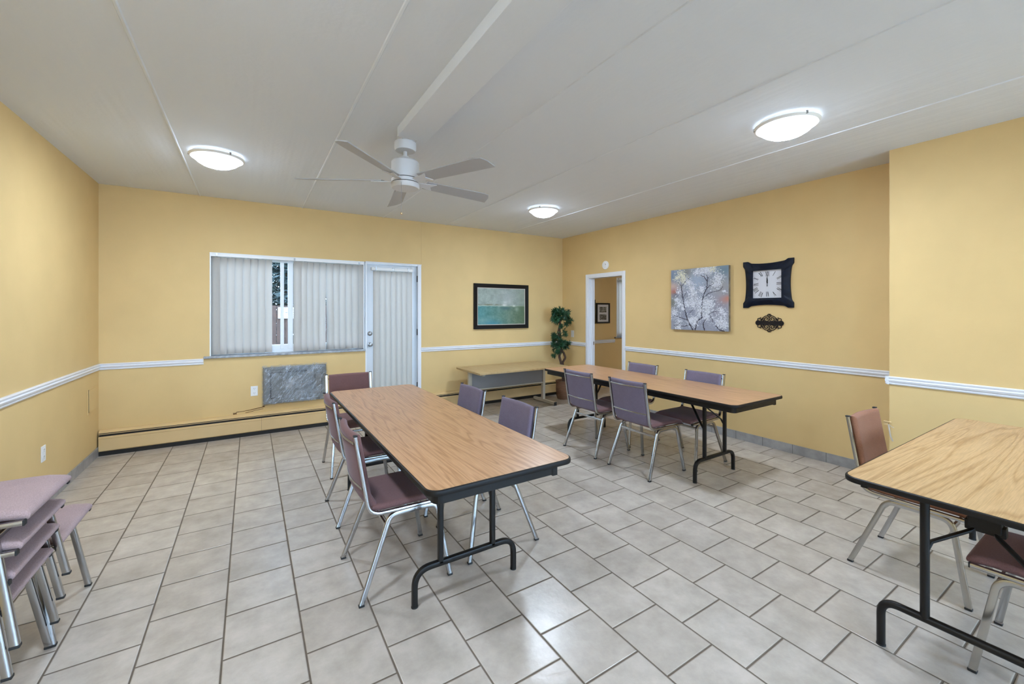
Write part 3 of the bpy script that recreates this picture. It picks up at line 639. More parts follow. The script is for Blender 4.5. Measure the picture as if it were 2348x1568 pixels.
pn = thing('access_panel', 'small painted access panel left slightly ajar on the left wall', 'access panel', (XL, 5.575, .60), R(90))
MB().box(-.125, .125, -.006, 0, -.125, .125).build('panel_frame', M['wall'], pn, bevel=.001)
MB().box(-.110, .110, -.013, -.007, -.100, .110).build('panel_door', M['wall'], pn, bevel=.001)
MB().box(-.116, -.109, -.0068, -.0062, -.105, .112).build('gap', M['dark'], pn)  # black strip standing for the shade in the open gap

# ------------------------------------------------------------------ pictures
def sm_noise(h, w_, sx, sy, seed):
    r = np.random.default_rng(seed); g = r.random((sy + 2, sx + 2)); ys = np.linspace(0, sy, h); xs_ = np.linspace(0, sx, w_)
    yi = ys.astype(int); xi = xs_.astype(int); fy = (ys - yi)[:, None]; fx = (xs_ - xi)[None, :]
    fy = fy * fy * (3 - 2 * fy); fx = fx * fx * (3 - 2 * fx)
    a = g[np.ix_(yi, xi)]; b_ = g[np.ix_(yi, xi + 1)]; c = g[np.ix_(yi + 1, xi)]; d_ = g[np.ix_(yi + 1, xi + 1)]
    return (a * (1 - fx) + b_ * fx) * (1 - fy) + (c * (1 - fx) + d_ * fx) * fy
def painted(name, img, W, H, m, parent, y, x0=0, z0=0):        # img rows top->bottom, sRGB 0..255
    h, w_, _ = img.shape; c = np.clip(img / 255.0, 0, 1); c = np.where(c <= .04045, c / 12.92, ((c + .055) / 1.055) ** 2.4)
    o = MB().grid(lambda u, v: (x0 + u * W, y, z0 + v * H), w_ - 1, h - 1).build(name, m, parent)
    me = o.data; ca = me.color_attributes.new('paint', 'FLOAT_COLOR', 'POINT')
    rgba = np.ones((h, w_, 4), dtype=np.float32); rgba[..., :3] = c[::-1]; ca.data.foreach_set('color', rgba.reshape(-1)); return o
def blob(img, cx, cy_, rx, ry, col, a=1.0, p=1.0):
    h, w_, _ = img.shape; yy, xx = np.mgrid[0:h, 0:w_]; k = np.exp(-(((xx / w_ - cx) / rx) ** 2 + ((yy / h - cy_) / ry) ** 2) * p) * a
    img[:] = img * (1 - k[..., None]) + np.array(col) * k[..., None]

# abstract seascape
h, w_ = 130, 180; img = np.zeros((h, w_, 3)); yy, xx = np.mgrid[0:h, 0:w_]; U = xx / w_; V = yy / h
n1 = sm_noise(h, w_, 14, 10, 1) * .5 + sm_noise(h, w_, 40, 30, 2) * .3 + sm_noise(h, w_, 90, 70, 3) * .2
top = np.array([146, 156, 148]) + (n1[..., None] - .5) * np.array([46, 40, 44])
bot = np.stack([84 + 22 * U, 131 - 14 * U, 134 - 44 * U], -1) + (n1[..., None] - .5) * np.array([60, 48, 48])
img[:] = np.where((V < .475)[..., None], top, bot)
ln = np.exp(-((V - .482 + .01 * (sm_noise(h, w_, 20, 2, 5) - .5)) / .010) ** 2)[..., None]; img[:] = img * (1 - .7 * ln) + np.array([205, 208, 190]) * .7 * ln
ln = (np.exp(-((V - .45) / .016) ** 2) * (np.abs(U - .25) < .27) * sm_noise(h, w_, 18, 3, 6))[..., None]; img[:] = img * (1 - .9 * ln) + np.array([88, 84, 50]) * .9 * ln
for b_ in ((.57, .38, .05, .05, (215, 220, 218), .6), (.66, .36, .04, .06, (205, 210, 208), .5), (.55, .46, .05, .03, (225, 228, 222), .8), (.76, .48, .03, .03, (228, 230, 220), .8), (.82, .57, .04, .07, (165, 180, 165), .7), (.58, .55, .10, .04, (62, 92, 100), .8), (.12, .88, .12, .09, (140, 165, 160), .6), (.30, .97, .2, .1, (70, 130, 155), .6), (.93, .7, .12, .3, (78, 104, 80), .5), (.6, .25, .25, .2, (160, 165, 165), .5), (.93, .15, .1, .2, (135, 145, 125), .5)):
    blob(img, b_[0], b_[1], b_[2], b_[3], b_[4], b_[5])
pc = thing('framed_picture', 'large black-framed sea painting in grey and teal on the window wall', 'picture', (2.935, YW, 1.176))
PW, PH, fw = 1.022, .716, .062
def frame_mb(W, H, fw, d0, d1):
    s = MB(); o_ = [(0, 0), (W, 0), (W, H), (0, H)]; i_ = [(fw, fw), (W - fw, fw), (W - fw, H - fw), (fw, H - fw)]
    vs = [(x, 0, z) for x, z in o_] + [(x, -d0, z) for x, z in o_] + [(x, -d1, z) for x, z in i_] + [(x, 0, z) for x, z in i_]
    fs = []
    for q in range(4):
        r = (q + 1) % 4
        for l in range(3): fs.append((l * 4 + q, l * 4 + r, l * 4 + 4 + r, l * 4 + 4 + q))
        fs.append((12 + q, 12 + r, r, q))
    return s.add(vs, fs)
frame_mb(PW, PH, fw, .030, .022).build('picture_frame', M['pframe'], pc, bevel=.002)
lb = MB(); a = fw; lb.box(a, PW - a, -.016, -.004, a, a + .010).box(a, PW - a, -.016, -.004, PH - a - .010, PH - a).box(a, a + .010, -.016, -.004, a + .01, PH - a - .01).box(PW - a - .010, PW - a, -.016, -.004, a + .01, PH - a - .01)
lb.build('frame_liner', M['liner'], pc)
painted('painted_sheet', img, PW - 2 * fw - .016, PH - 2 * fw - .016, vcol('sea_painting', .4), pc, -.010, fw + .008, fw + .008)

# blossom canvas
h = w_ = 300; img = np.zeros((h, w_, 3)); n1 = sm_noise(h, w_, 5, 5, 21) * .5 + sm_noise(h, w_, 16, 16, 22) * .3 + sm_noise(h, w_, 70, 70, 23) * .2
img[:] = np.array([148, 151, 164]) + (n1[..., None] - .5) * np.array([44, 40, 40])
def cv(x, y):
    u = (x - 75) / 1187.0; t_ = 190 - 90 * u; b_ = 1420 + 60 * u; return u, (y - t_) / (b_ - t_)
for x, y, rx, ry, c, a in ((130, 330, .16, .16, (112, 128, 150), .9), (420, 240, .12, .10, (118, 116, 104), .9), (640, 440, .17, .2, (160, 172, 194), .9), (110, 520, .12, .08, (190, 164, 150), .9), (150, 640, .09, .05, (170, 104, 86), .9), (190, 710, .07, .04, (84, 90, 112), .8), (110, 860, .1, .1, (112, 112, 100), .9), (1180, 200, .2, .14, (108, 128, 144), .9), (1180, 820, .08, .055, (200, 122, 92), .9), (1240, 790, .04, .04, (205, 110, 70), .8), (1100, 520, .15, .14, (152, 150, 146), .7), (1100, 950, .2, .2, (150, 142, 152), .7), (150, 1370, .2, .1, (140, 142, 150), .6), (650, 1080, .3, .25, (136, 138, 160), .6)):
    u, v = cv(x, y); blob(img, u, v, rx, ry, c, a)
yy, xx = np.mgrid[0:h, 0:w_]
def disc(u, v, r, col, a=1.0, el=1.0, an=0.0):
    cx, cy_ = u * w_, v * h; R_ = int(r * max(el, 1) + 3); x0, x1 = max(0, int(cx) - R_), min(w_, int(cx) + R_ + 1); y0, y1 = max(0, int(cy_) - R_), min(h, int(cy_) + R_ + 1)
    if x0 >= x1 or y0 >= y1: return
    X_ = xx[y0:y1, x0:x1] - cx; Y_ = yy[y0:y1, x0:x1] - cy_; c_, s_ = math.cos(an), math.sin(an); A = (X_ * c_ + Y_ * s_) / el; B = -X_ * s_ + Y_ * c_
    k = np.clip(r - np.sqrt(A * A + B * B) + .5, 0, 1)[..., None] * a; img[y0:y1, x0:x1] = img[y0:y1, x0:x1] * (1 - k) + np.array(col) * k
def branch(pts, w0, w1):
    P = [cv(*p) for p in pts]; tot = len(P) - 1
    for i in range(tot):
        (u0, v0), (u1, v1) = P[i], P[i + 1]; n = int(max(abs(u1 - u0), abs(v1 - v0)) * w_ * 1.5) + 1
        for k in range(n):
            t = k / n; g = (i + t) / tot; wob = .006 * math.sin(17 * (i + t) + pts[0][0]) * math.sin(5 * t); disc(u0 + (u1 - u0) * t + random.gauss(0, .0016) + wob, v0 + (v1 - v0) * t + random.gauss(0, .001), (w0 + (w1 - w0) * g) / 7.2 + .35, (46, 42, 56), .95)
clusters = [(300, 270, 80), (350, 380, 90), (200, 350, 45), (470, 450, 70), (540, 580, 60), (250, 640, 50), (210, 800, 60), (280, 900, 70), (560, 880, 110), (700, 870, 90), (860, 880, 110), (930, 930, 60), (760, 180, 100), (880, 200, 90), (960, 170, 60), (640, 240, 60), (1050, 340, 80), (1020, 500, 80), (730, 590, 70), (550, 700, 90), (140, 1080, 80), (260, 1250, 60), (250, 1380, 60), (520, 1250, 90), (720, 1030, 70), (860, 1060, 80), (840, 1180, 70), (690, 1120, 50), (1120, 1040, 70), (1190, 1110, 40), (1100, 1280, 110), (1190, 1330, 60), (350, 1000, 50), (600, 1300, 60), (1180, 640, 30), (620, 1200, 60), (1070, 400, 50), (430, 900, 60)]
def dabs(frac, small=False):
    for x, y, r in clusters:
        for _ in range(int(r * r / 34 * frac)):
            a = random.uniform(0, 6.283); q = r * min(2.0, abs(random.gauss(0, .85))); u, v = cv(x + q * math.cos(a), y + q * math.sin(a))
            if random.random() < .20: c = random.choice([(120, 120, 140), (98, 96, 112), (150, 150, 168)]); rr = random.uniform(.6, 1.1)
            else:
                g = random.uniform(188, 232); c = (g, g + 2, g + random.uniform(4, 14)) if not (x < 420 and y < 460) and not (x == 960) else (g + 4, g + 2, g - 22); rr = random.uniform(.8, 2.3)
            disc(u, v, rr, c, random.uniform(.55, .95), random.uniform(1, 1.9), random.uniform(0, 3.14))
for x, y, r in clusters:
    for _ in range(int(r * r / 90)):
        u, v = cv(x + random.gauss(0, r * .75), y + random.gauss(0, r * .75)); g = random.uniform(128, 178); disc(u, v, random.uniform(1.2, 3.2), (g, g + 3, g + 16), .6, random.uniform(1, 2), random.uniform(0, 3.14))
dabs(1.0)
for pts, a, c in (([(560, 1440), (510, 1350), (460, 1260), (420, 1150), (385, 1000), (360, 860), (335, 740), (318, 620), (310, 530)], 17, 8), ([(310, 530), (320, 400), (295, 330)], 6, 4), ([(310, 530), (230, 430)], 6, 4), ([(330, 510), (420, 400), (490, 335)], 6, 4), ([(440, 1230), (330, 1190), (240, 1160), (130, 1120)], 9, 4), ([(480, 1330), (380, 1355), (270, 1355)], 9, 5), ([(280, 1290), (220, 1335), (130, 1332)], 5, 4), ([(605, 1440), (640, 1290), (680, 1230), (750, 1180), (740, 1110), (745, 940), (760, 800), (790, 680), (840, 580), (855, 440), (865, 340), (800, 240)], 15, 6), ([(850, 430), (790, 330), (720, 300)], 8, 5), ([(840, 580), (900, 520), (980, 480)], 7, 4), ([(800, 750), (870, 680), (960, 650), (1100, 620), (1150, 540)], 6, 3), ([(800, 1440), (770, 1350), (775, 1290), (850, 1190)], 14, 5), ([(880, 1120), (950, 1070), (1040, 1050), (1130, 1055)], 7, 3), ([(910, 1130), (970, 1280)], 5, 4), ([(1180, 1470), (1100, 1440), (1010, 1350)], 17, 11), ([(345, 770), (420, 650)], 5, 3), ([(490, 1080), (560, 1010)], 4, 3), ([(750, 1110), (700, 1080)], 8, 4)):
    branch(pts, a, c)
dabs(.55)
cvs = thing('canvas_painting', 'square canvas of white blossoms on dark branches, left of the clock', 'painting', (XR, 3.500, 1.222), R(-90))
CS = .775
MB().box(0, CS, -.040, -.003, 0, CS * .992).build('canvas_stretcher', M['canvas_edge'], cvs, bevel=.002)
painted('painted_front', img, CS, CS * .992, vcol('blossom_painting', .55), cvs, -.0405)

# pictures in the further room
def photo_frame(x0, x1, z0, z1, label, seed):
    o = thing('photo_frame', label, 'picture', (x0, YW, z0), 0, None); W, H = x1 - x0, z1 - z0
    frame_mb(W, H, .030, .025, .020).build('picture_frame', M['pframe'], o)
    MB().box(.028, W - .028, -.012, -.004, .028, H - .028).build('mat_board', M['mat_board'], o)
    for k, z in enumerate((H * .17, H * .54)):
        hh, ww = 40, 56; im = np.zeros((hh, ww, 3)); nn = sm_noise(hh, ww, 12, 9, seed + k); im[:] = (35 + 150 * nn ** 1.5)[..., None]
        blob(im, .5, .6, .25, .3, (175, 175, 175) if k else (60, 60, 60), .5); painted('photo_print', im, W * .52, H * .27, vcol('grey_photo_%d' % (seed + k), .3), o, -.0125, W * .24, z)
photo_frame(5.515, 5.862, 1.226, 1.612, 'black-framed pair of grey photos seen through the doorway', 31)
photo_frame(5.08, 5.482, 1.222, 1.673, 'black picture frame whose edge shows at the doorway jamb', 41)

# ------------------------------------------------------------------ clock
ck = thing('wall_clock', 'square navy wall clock with flared corners and Roman numerals, reading twelve', 'clock', (XR, 2.314, 1.750), R(-90))
CH = .256
side = []
for s in np.linspace(0, 1, 41)[:-1]:
    q = abs(2 * s - 1)                 # 1 at corners, 0 mid
    dd = 0.0 if q > .80 else (.020 * min(1, (.80 - q) / .12) + .013 * (1 - (min(q, .68) / .68) ** 2) if q <= .80 else 0)
    side.append((s, dd))
outer = []
for k in range(4):
    for s, dd in side:
        x, z = -CH + 2 * CH * s, -CH + dd
        for _ in range(k): x, z = -z, x
        outer.append((x, z))
inh = .150; n = len(outer); inner = []
for k in range(4):
    for s, dd in side:
        x, z = -inh + 2 * inh * s, -inh
        for _ in range(k): x, z = -z, x
        inner.append((x, z))
vs = [(x, 0, z) for x, z in outer] + [(x, -.020, z) for x, z in outer] + [(x * 1.0, -.045, z * 1.0) for x, z in [(a * .68 + c * .32, b_ * .68 + e * .32) for (a, b_), (c, e) in zip(inner, outer)]] + [(x, -.040, z) for x, z in inner] + [(x, -.012, z) for x, z in inner] + [(x, 0, z) for x, z in inner]
fs = [(l * n + q, l * n + (q + 1) % n, (l + 1) * n + (q + 1) % n, (l + 1) * n + q) for l in range(5) for q in range(n)]
MB().add(vs, fs).build('clock_frame', M['navy'], ck, smooth=True)
MB().box(-inh, inh, -.014, -.006, -inh, inh).build('clock_face', M['face'], ck)
nm = MB()
def numeral(txt, deg):
    a = R(deg); dx, dz = math.sin(a), math.cos(a); m_ = max(abs(dx), abs(dz)); px, pz = dx / m_ * .118, dz / m_ * .108
    hh = .026; wd = {'I': .0105, 'V': .019, 'X': .019}; tw = sum(wd[c] for c in txt); x = -tw / 2
    ca, sa = math.cos(-a), math.sin(-a)
    if not (deg % 90 == 0): pass
    def ln_(x0, z0, x1, z1, t):
        v0, v1 = Vector((x0, z0)), Vector((x1, z1)); e = (v1 - v0).normalized(); nn = Vector((-e.y, e.x)) * t
        q = []
        for p in (v0 - nn, v0 + nn, v1 + nn, v1 - nn):
            q.append((px + p.x * ca - p.y * sa, pz + p.x * sa + p.y * ca))
        nm.add([(x_, -.0148, z_) for x_, z_ in q] + [(x_, -.0138, z_) for x_, z_ in q], [(0, 1, 2, 3), (7, 6, 5, 4), (0, 4, 5, 1), (1, 5, 6, 2), (2, 6, 7, 3), (3, 7, 4, 0)])
    for c in txt:
        c0 = x + wd[c] / 2
        if c == 'I': ln_(c0, -hh, c0, hh, .0021)
        elif c == 'V': ln_(c0 - .0075, hh, c0, -hh, .0024); ln_(c0 + .0075, hh, c0, -hh, .0011)
        else: ln_(c0 - .0075, hh, c0 + .0075, -hh, .0024); ln_(c0 + .0075, hh, c0 - .0075, -hh, .0011)
        x += wd[c]
for i, t_ in enumerate(('XII', 'I', 'II', 'III', 'IV', 'V', 'VI', 'VII', 'VIII', 'IX', 'X', 'XI')): numeral(t_, 30 * i)
nm.build('numerals', M['iron'], ck)
for nm_, L, wd in (('hour_hand', .060, .0085), ('minute_hand', .084, .0060)):
    yy_ = -.018 if nm_ == 'hour_hand' else -.021
    hb = MB().extr([(-.003, -.026), (.003, -.026), (.002, 0), (wd, L * .38), (.0012, L * .46), (wd * .9, L * .62), (.0008, L), (-.0008, L), (-wd * .9, L * .62), (-.0012, L * .46), (-wd, L * .38), (-.0015, 0)], yy_ - .001, yy_)
    hb.lathe([(0, 0), (.007, 0), (.007, .0015), (0, .0015)], 14)
    hb.build(nm_, M['iron'], ck, rot=(0, 0, 0))

# iron scroll plaque
pq = thing('scroll_plaque', 'dark iron plaque with open scrollwork hanging under the clock', 'wall ornament', (XR, 2.298, 1.3315), R(-90))
k_ = .288 / 1700
ol = []
for a in range(-90, 91, 15): ol.append((680 + 165 * math.cos(R(a)), 165 * math.sin(R(a))))
ol += [(560, 128), (0, 112), (-560, 128)]
for a in range(90, 271, 15): ol.append((-680 + 165 * math.cos(R(a)), 165 * math.sin(R(a))))
ol += [(-560, -128), (0, -112), (560, -128)]
MB().extr([(x * k_, z * k_) for x, z in ol], -.012, -.004).build('name_bar', M['iron'], pq, bevel=.001)
rg = MB()
for sx in (-1, 1): rg.tube([(sx * 680 * k_ + 60 * k_ * math.cos(R(a)), -.0125, 60 * k_ * math.sin(R(a))) for a in range(0, 360, 30)], .0022, 6, closed=True)
rg.build('end_ring', M['iron'], pq)
sp = MB()
def cur(pts, r=.0041):
    for sx in (-1, 1):
        for sz in (-1, 1): sp.tube([(sx * x * k_, -.008, sz * z * k_) for x, z in catmull(pts)], r, 8)
cur([(455, 120), (470, 215), (400, 310), (300, 395), (190, 450), (90, 445), (20, 380), (0, 300), (0, 240)])
cur([(10, 560), (60, 555), (100, 510), (80, 440), (30, 400)], .004)
cur([(0, 560), (0, 470)], .005)
cur([(10, 240), (60, 150), (150, 115), (240, 150), (280, 240), (240, 320), (160, 345), (95, 300), (110, 240), (170, 235)])
cur([(290, 250), (350, 265), (420, 230), (450, 160)]); cur([(300, 120), (340, 170), (375, 120)], .005)
cur([(470, 215), (520, 260), (600, 290), (690, 270), (710, 190), (670, 140)]); cur([(590, 290), (550, 320), (500, 350)], .004); cur([(470, 215), (540, 150)], .004)
sp.build('scrollwork', M['iron'], pq, smooth=True)
MB().box(-.002, .002, -.006, 0, .0, .01).build('hanger', M['iron'], pq)

# smoke detector, junction with hanging cord behind the brown chair
sd = thing('smoke_detector', 'round white smoke detector above the doorway', 'smoke detector', (XR, 4.724, 2.177), R(-90))
MB().lathe([(0, 0), (.066, 0), (.066, .014), (.061, .020), (.044, .022), (.040, .028), (.0, .029)], 32).build('housing', M['white'], sd, smooth=True, rot=(R(90), 0, 0))
MB().lathe([(0, 0), (.008, 0), (.008, .002), (0, .002)], 12).build('test_button', M['steel'], sd, loc=(.022, -.0285, .012), rot=(R(90), 0, 0))
jb = thing('torn_corner_strip', 'torn cream corner strip curling off the wall corner behind the brown chair', 'corner strip', (XP, YP, .57), R(-90))
MB().box(-.034, .012, -.014, .004, -.004, .004).box(-.034, -.004, -.006, .010, -.030, -.004).build('bent_lid', M['heaterp'], jb, bevel=.002)
MB().rtube(fillet([(-.004, -.006, -.02), (.004, -.016, -.06), (.010, -.012, -.11), (.022, -.004, -.150)], .03, 4), .010, .003, (1, 0, 0)).build('peeled_strip', M['liner'], jb, smooth=True)
MB().rtube([(.002, -.006, -.022), (.018, -.014, -.034), (.030, -.006, -.040)], .004, .002, (0, 0, 1)).build('loose_tab', M['liner'], jb)

# ------------------------------------------------------------------ ceiling lamps
def lamp():
    o = thing('ceiling_lamp', '', 'ceiling lamp', (0, 0, ZC), 0, 'frosted glass ceiling lamps')
    MB().lathe([(0, 0), (.168, 0), (.168, -.016), (.155, -.022), (0, -.022)], 48).build('base_pan', M['white'], o, smooth=True)
    MB().lathe([(.180, -.0535), (.186, -.047), (.193, -.041), (.193, -.037), (.185, -.037), (.174, -.048)], 56).build('glass_rim', M['rimglass'], o, smooth=True, loc=(0, 0, .014))
    prof = [(0.0, -.126), (.05, -.122), (.10, -.107), (.14, -.085), (.164, -.0635), (.180, -.0535), (.170, -.048), (.0, -.044)]
    MB().lathe(prof, 56).build('glass_shade', M['lampglass'], o, smooth=True, loc=(0, 0, .014))
    for a in (20, 140, 260):
        MB().box(-.0055, .0055, -.004, .004, -.034, -.014).build('clip', M['steel'], o, loc=(.190 * math.cos(R(a)), .190 * math.sin(R(a)), 0), rot=(0, 0, R(a + 90)), bevel=.001)
    return o
l0 = lamp()
LP = [(-.23, 4.20, 'lit ceiling lamp left of the fan'), (3.12, 4.21, 'lit ceiling lamp near the far corner above the doorway end'), (3.09, 1.40, 'lit ceiling lamp nearest on the right, above the clock side'),
      (-.23, 1.42, 'lit ceiling lamp overhead on the left, out of view'), (-.23, -1.4, 'lit ceiling lamp behind on the left, out of view'), (3.1, -1.4, 'lit ceiling lamp behind on the right, out of view')]
for i, (x, y, lb_) in enumerate(LP):
    o = l0 if i == 0 else copy_tree(l0)
    o.location = (x, y, ZC); o['label'] = lb_; o.rotation_euler = (0, 0, R([40, 200, 100, 0, 0, 0][i]))

o = copy_tree(l0); o.location = (7.5, 3.3, ZC); o['label'] = 'added unseen ceiling lamp brightening the further room'  # unseen lamp added to brighten the further room

# ------------------------------------------------------------------ ceiling fan
fx, fy, fz = .955, 2.975, 2.683
fan = thing('ceiling_fan', 'white five-blade ceiling fan with a pull chain', 'ceiling fan', (fx, fy, ZC))
zz = fz - ZC
MB().box(-.045, .06, -.075, .05, zz - .001, 0).build('mounting_block', M['whitefan'], fan)
MB().lathe([(0, zz), (.078, zz), (.078, zz - .045), (.070, zz - .060), (.030, zz - .064), (0, zz - .064)], 40).build('canopy', M['whitefan'], fan, smooth=True)
MB().lathe([(0, zz - .060), (.013, zz - .060), (.013, zz - .118), (0, zz - .118)], 20).lathe([(0, zz - .100), (.026, zz - .100), (.030, zz - .118), (.030, zz - .13), (0, zz - .13)], 28).build('downrod', M['whitefan'], fan, smooth=True)
MB().lathe([(0, zz - .122), (.060, zz - .124), (.085, zz - .130), (.098, zz - .145), (.100, zz - .215), (.096, zz - .245), (.096, zz - .262), (0, zz - .262)], 48).build('motor_housing', M['whitefan'], fan, smooth=True)
MB().lathe([(0, zz - .262), (.093, zz - .262), (.093, zz - .268), (0, zz - .268)], 48).lathe([(0, zz - .292), (.095, zz - .292), (.095, zz - .298), (0, zz - .298)], 48).build('shadow_gap_ring', M['dark'], fan)  # black rings standing for shade between the fan parts
MB().lathe([(0, zz - .268), (.098, zz - .268), (.098, zz - .292), (0, zz - .292)], 48).build('blade_hub', M['whitefan'], fan, smooth=True)
MB().lathe([(0, zz - .298), (.100, zz - .298), (.100, zz - .325), (.094, zz - .333), (0, zz - .334)], 48).build('switch_cup', M['whitefan'], fan, smooth=True)
for i in range(5):
    a = 151.5 + 72 * i
    arm = MB().prism([(-.020, .07), (.020, .07), (.030, .16), (.046, .235), (0.018, .215), (0, .20), (-.018, .215), (-.046, .235), (-.030, .16)], -.004, .002)
    ar = arm.build('blade_arm', M['whitefan'], fan, bevel=.001)
    ar.location = (0, 0, zz - .283); ar.rotation_euler = (0, R(-15), R(a - 90))
    bl_ = MB().prism([(-.050, .16), (.050, .16), (.064, .66), (.052, .715), (.010, .742), (-.064, .755)], 0, .007).build('fan_blade', M['blade'], fan, bevel=.0015)
    bl_.location = (0, 0, zz - .280); bl_.rotation_euler = (0, R(-15), R(a - 90))
MB().tube([(0, 0, 0), (0, 0, -.215)], .0014, 6).build('pull_chain', M['steel'], fan, loc=(-.055, -.085, zz - .315))
MB().lathe([(0, -.232), (.006, -.226), (.007, -.218), (.003, -.212), (0, -.212)], 14).build('chain_pendant', M['brass'], fan, loc=(-.055, -.085, zz - .315), smooth=True)

# ------------------------------------------------------------------ chairs (face local +Y)
def chair(fab, gap, seatm=None):
    o = thing('stacking_chair', '', 'chair')
    for s in (-1, 1):
        x0 = s * .208
        path = fillet([(x0, -.259, .838), (x0, -.190, .425), (x0, .248, .4175)], .075, 8)
        fr_ = MB().rtube(path, .022 if not gap else .027, .018, (1, 0, 0)).build('side_frame', M['chrome'], o, smooth=True)
        MB().box(x0 - .0122, x0 + .0122, -.2695, -.2485, .834, .8415).build('end_cap', M['rubber'], fr_, bevel=.003)
        MB().box(x0 - .0118, x0 + .0118, .246, .252, .4078, .4272).build('end_cap', M['rubber'], fr_, bevel=.002)
        for sy in (-1, 1):
            ft = (s * .237, sy * .236, .008) ; kn = (s * .203, .172, .398) if sy > 0 else (s * .205, -.085, .400)
            path = fillet([ft, kn, (s * .200, .05, .400)], .055, 8)
            lg = MB().rtube(path, .020, .025, (1, 0, 0), c=.2).build('leg', M['chrome'], o, smooth=True)
            MB().box(ft[0] - .0112, ft[0] + .0112, ft[1] - .0137, ft[1] + .0137, 0, .012).build('foot_glide', M['rubber'], lg, bevel=.003)
    for sy, zb in ((-1, .350), (1, .372)):
        yy_ = (-.085 - (.400 - zb) * .40) if sy < 0 else (.172 + (.400 - zb) * .14)
        MB().rtube([(-.211, yy_, zb), (.211, yy_, zb)], .012, .020, (0, 1, 0)).build('stretcher', M['chrome'], o, smooth=True)
    def seat(u, v):
        x = (u - .5) * .405; y = -.175 + .435 * v; z = .446 + .006 * math.sin(math.pi * u) * math.sin(math.pi * v)
        z -= .016 * max(0, (v - .8) / .2) ** 2; z += .012 * max(0, (.12 - v) / .12) ** 2; return (x, y, z)
    MB().pad(seat, .036, .405, .435, 8, 9).build('seat', seatm or fab, o, smooth=True, weld=True)
    zb = .545 if gap else .452
    def back(u, v):
        z = zb + (.838 - zb) * v; y = -.190 - .072 * (z - .425) / .425 + .014 - .020 * math.sin(math.pi * u)
        if not gap: y += .030 * max(0, (.52 - z) / .07) ** 1.5
        return ((u - .5) * (.388 if not gap else .378), y, z)
    L = .838 - zb
    MB().pad(back, .040, .388, L, 8, 9).build('backrest', fab, o, smooth=True, weld=True)
    for z in ((.795, .560) if not gap else (.795, .60)):
        y = -.190 - .072 * (z - .425) / .425 + .014 - .0225
        p = [(x * .19, y - .020 * math.cos(x * math.pi / 2), z) for x in np.linspace(-1, 1, 13)]
        MB().rtube(p, .012, .005, (0, 0, 1)).build('back_strip', M['chrome'], o, smooth=True)
    return o
protos = {}
def put(kind, gap, x, y, face, label, group, z=0.0, sc_=1.0):
    key = (kind, gap)
    if key not in protos: protos[key] = chair(M[kind], gap, M['maroon'] if kind == 'bluelit_maroon' else None); o = protos[key]  # back takes the bluish-lit colour, seat the plain maroon
    else: o = copy_tree(protos[key])
    o.location = (x, y, z); o.rotation_euler = (0, 0, R(face)); o['label'] = label; o['group'] = group
    return o
G1, G2, G3, G4 = 'chairs at the near oak table', 'chairs at the oak table by the right wall', 'chairs at the pale table', 'chairs stored by the left wall'
put('maroon', False, .700, 2.370, -90, 'maroon chair nearest the camera on the left side of the middle table', G1)
put('maroon', False, .735, 3.225, -90, 'maroon chair second from the camera on the left side of the middle table', G1)
put('maroon', True, .835, 4.130, 180, 'maroon chair at the far head of the middle table, in front of the glazed door', G1)
put('bluelit_maroon', False, 1.290, 3.060, 90, 'maroon chair with a bluish-lit back colour on the right side of the middle table, farther one', G1)
put('bluelit_maroon', False, 1.310, 2.400, 90, 'maroon chair with a bluish-lit back colour on the right side of the middle table, nearer one', G1)
put('bluelit_maroon', False, 3.120, 3.272, -90, 'maroon chair with a bluish-lit back colour on the near side of the wall-side table, nearer the low desk', G2)
put('bluelit_maroon', False, 3.125, 2.618, -90, 'maroon chair with a bluish-lit back colour on the near side of the wall-side table, farther from the low desk', G2)
put('bluelit_maroon', True, 3.665, 3.330, 90, 'maroon chair with a bluish-lit back colour between wall-side table and right wall, beside the doorway', G2)
put('bluelit_maroon', True, 3.665, 2.545, 90, 'maroon chair with a bluish-lit back colour between wall-side table and right wall, below the canvas painting', G2)
put('brown', False, 3.205, .765, 180, 'brown-backed chair on the far side of the pale table', G3)
put('bluelit_maroon', False, 2.715, .195, 0, 'maroon chair under the near side of the pale table, only its seat showing', G3)
for i in range(4):
    put('pink', False, -.975 + .018 * i, 2.360, -90, ['bottom chair of the sheen-pale pink stack by the left wall', 'second chair up in the sheen-pale pink stack', 'third chair up in the sheen-pale pink stack', 'topmost chair of the sheen-pale pink stack'][i], G4, .1 * i)
put('pink', False, -.965, 2.835, -90, 'single sheen-pale pink chair behind the stack by the left wall', G4)

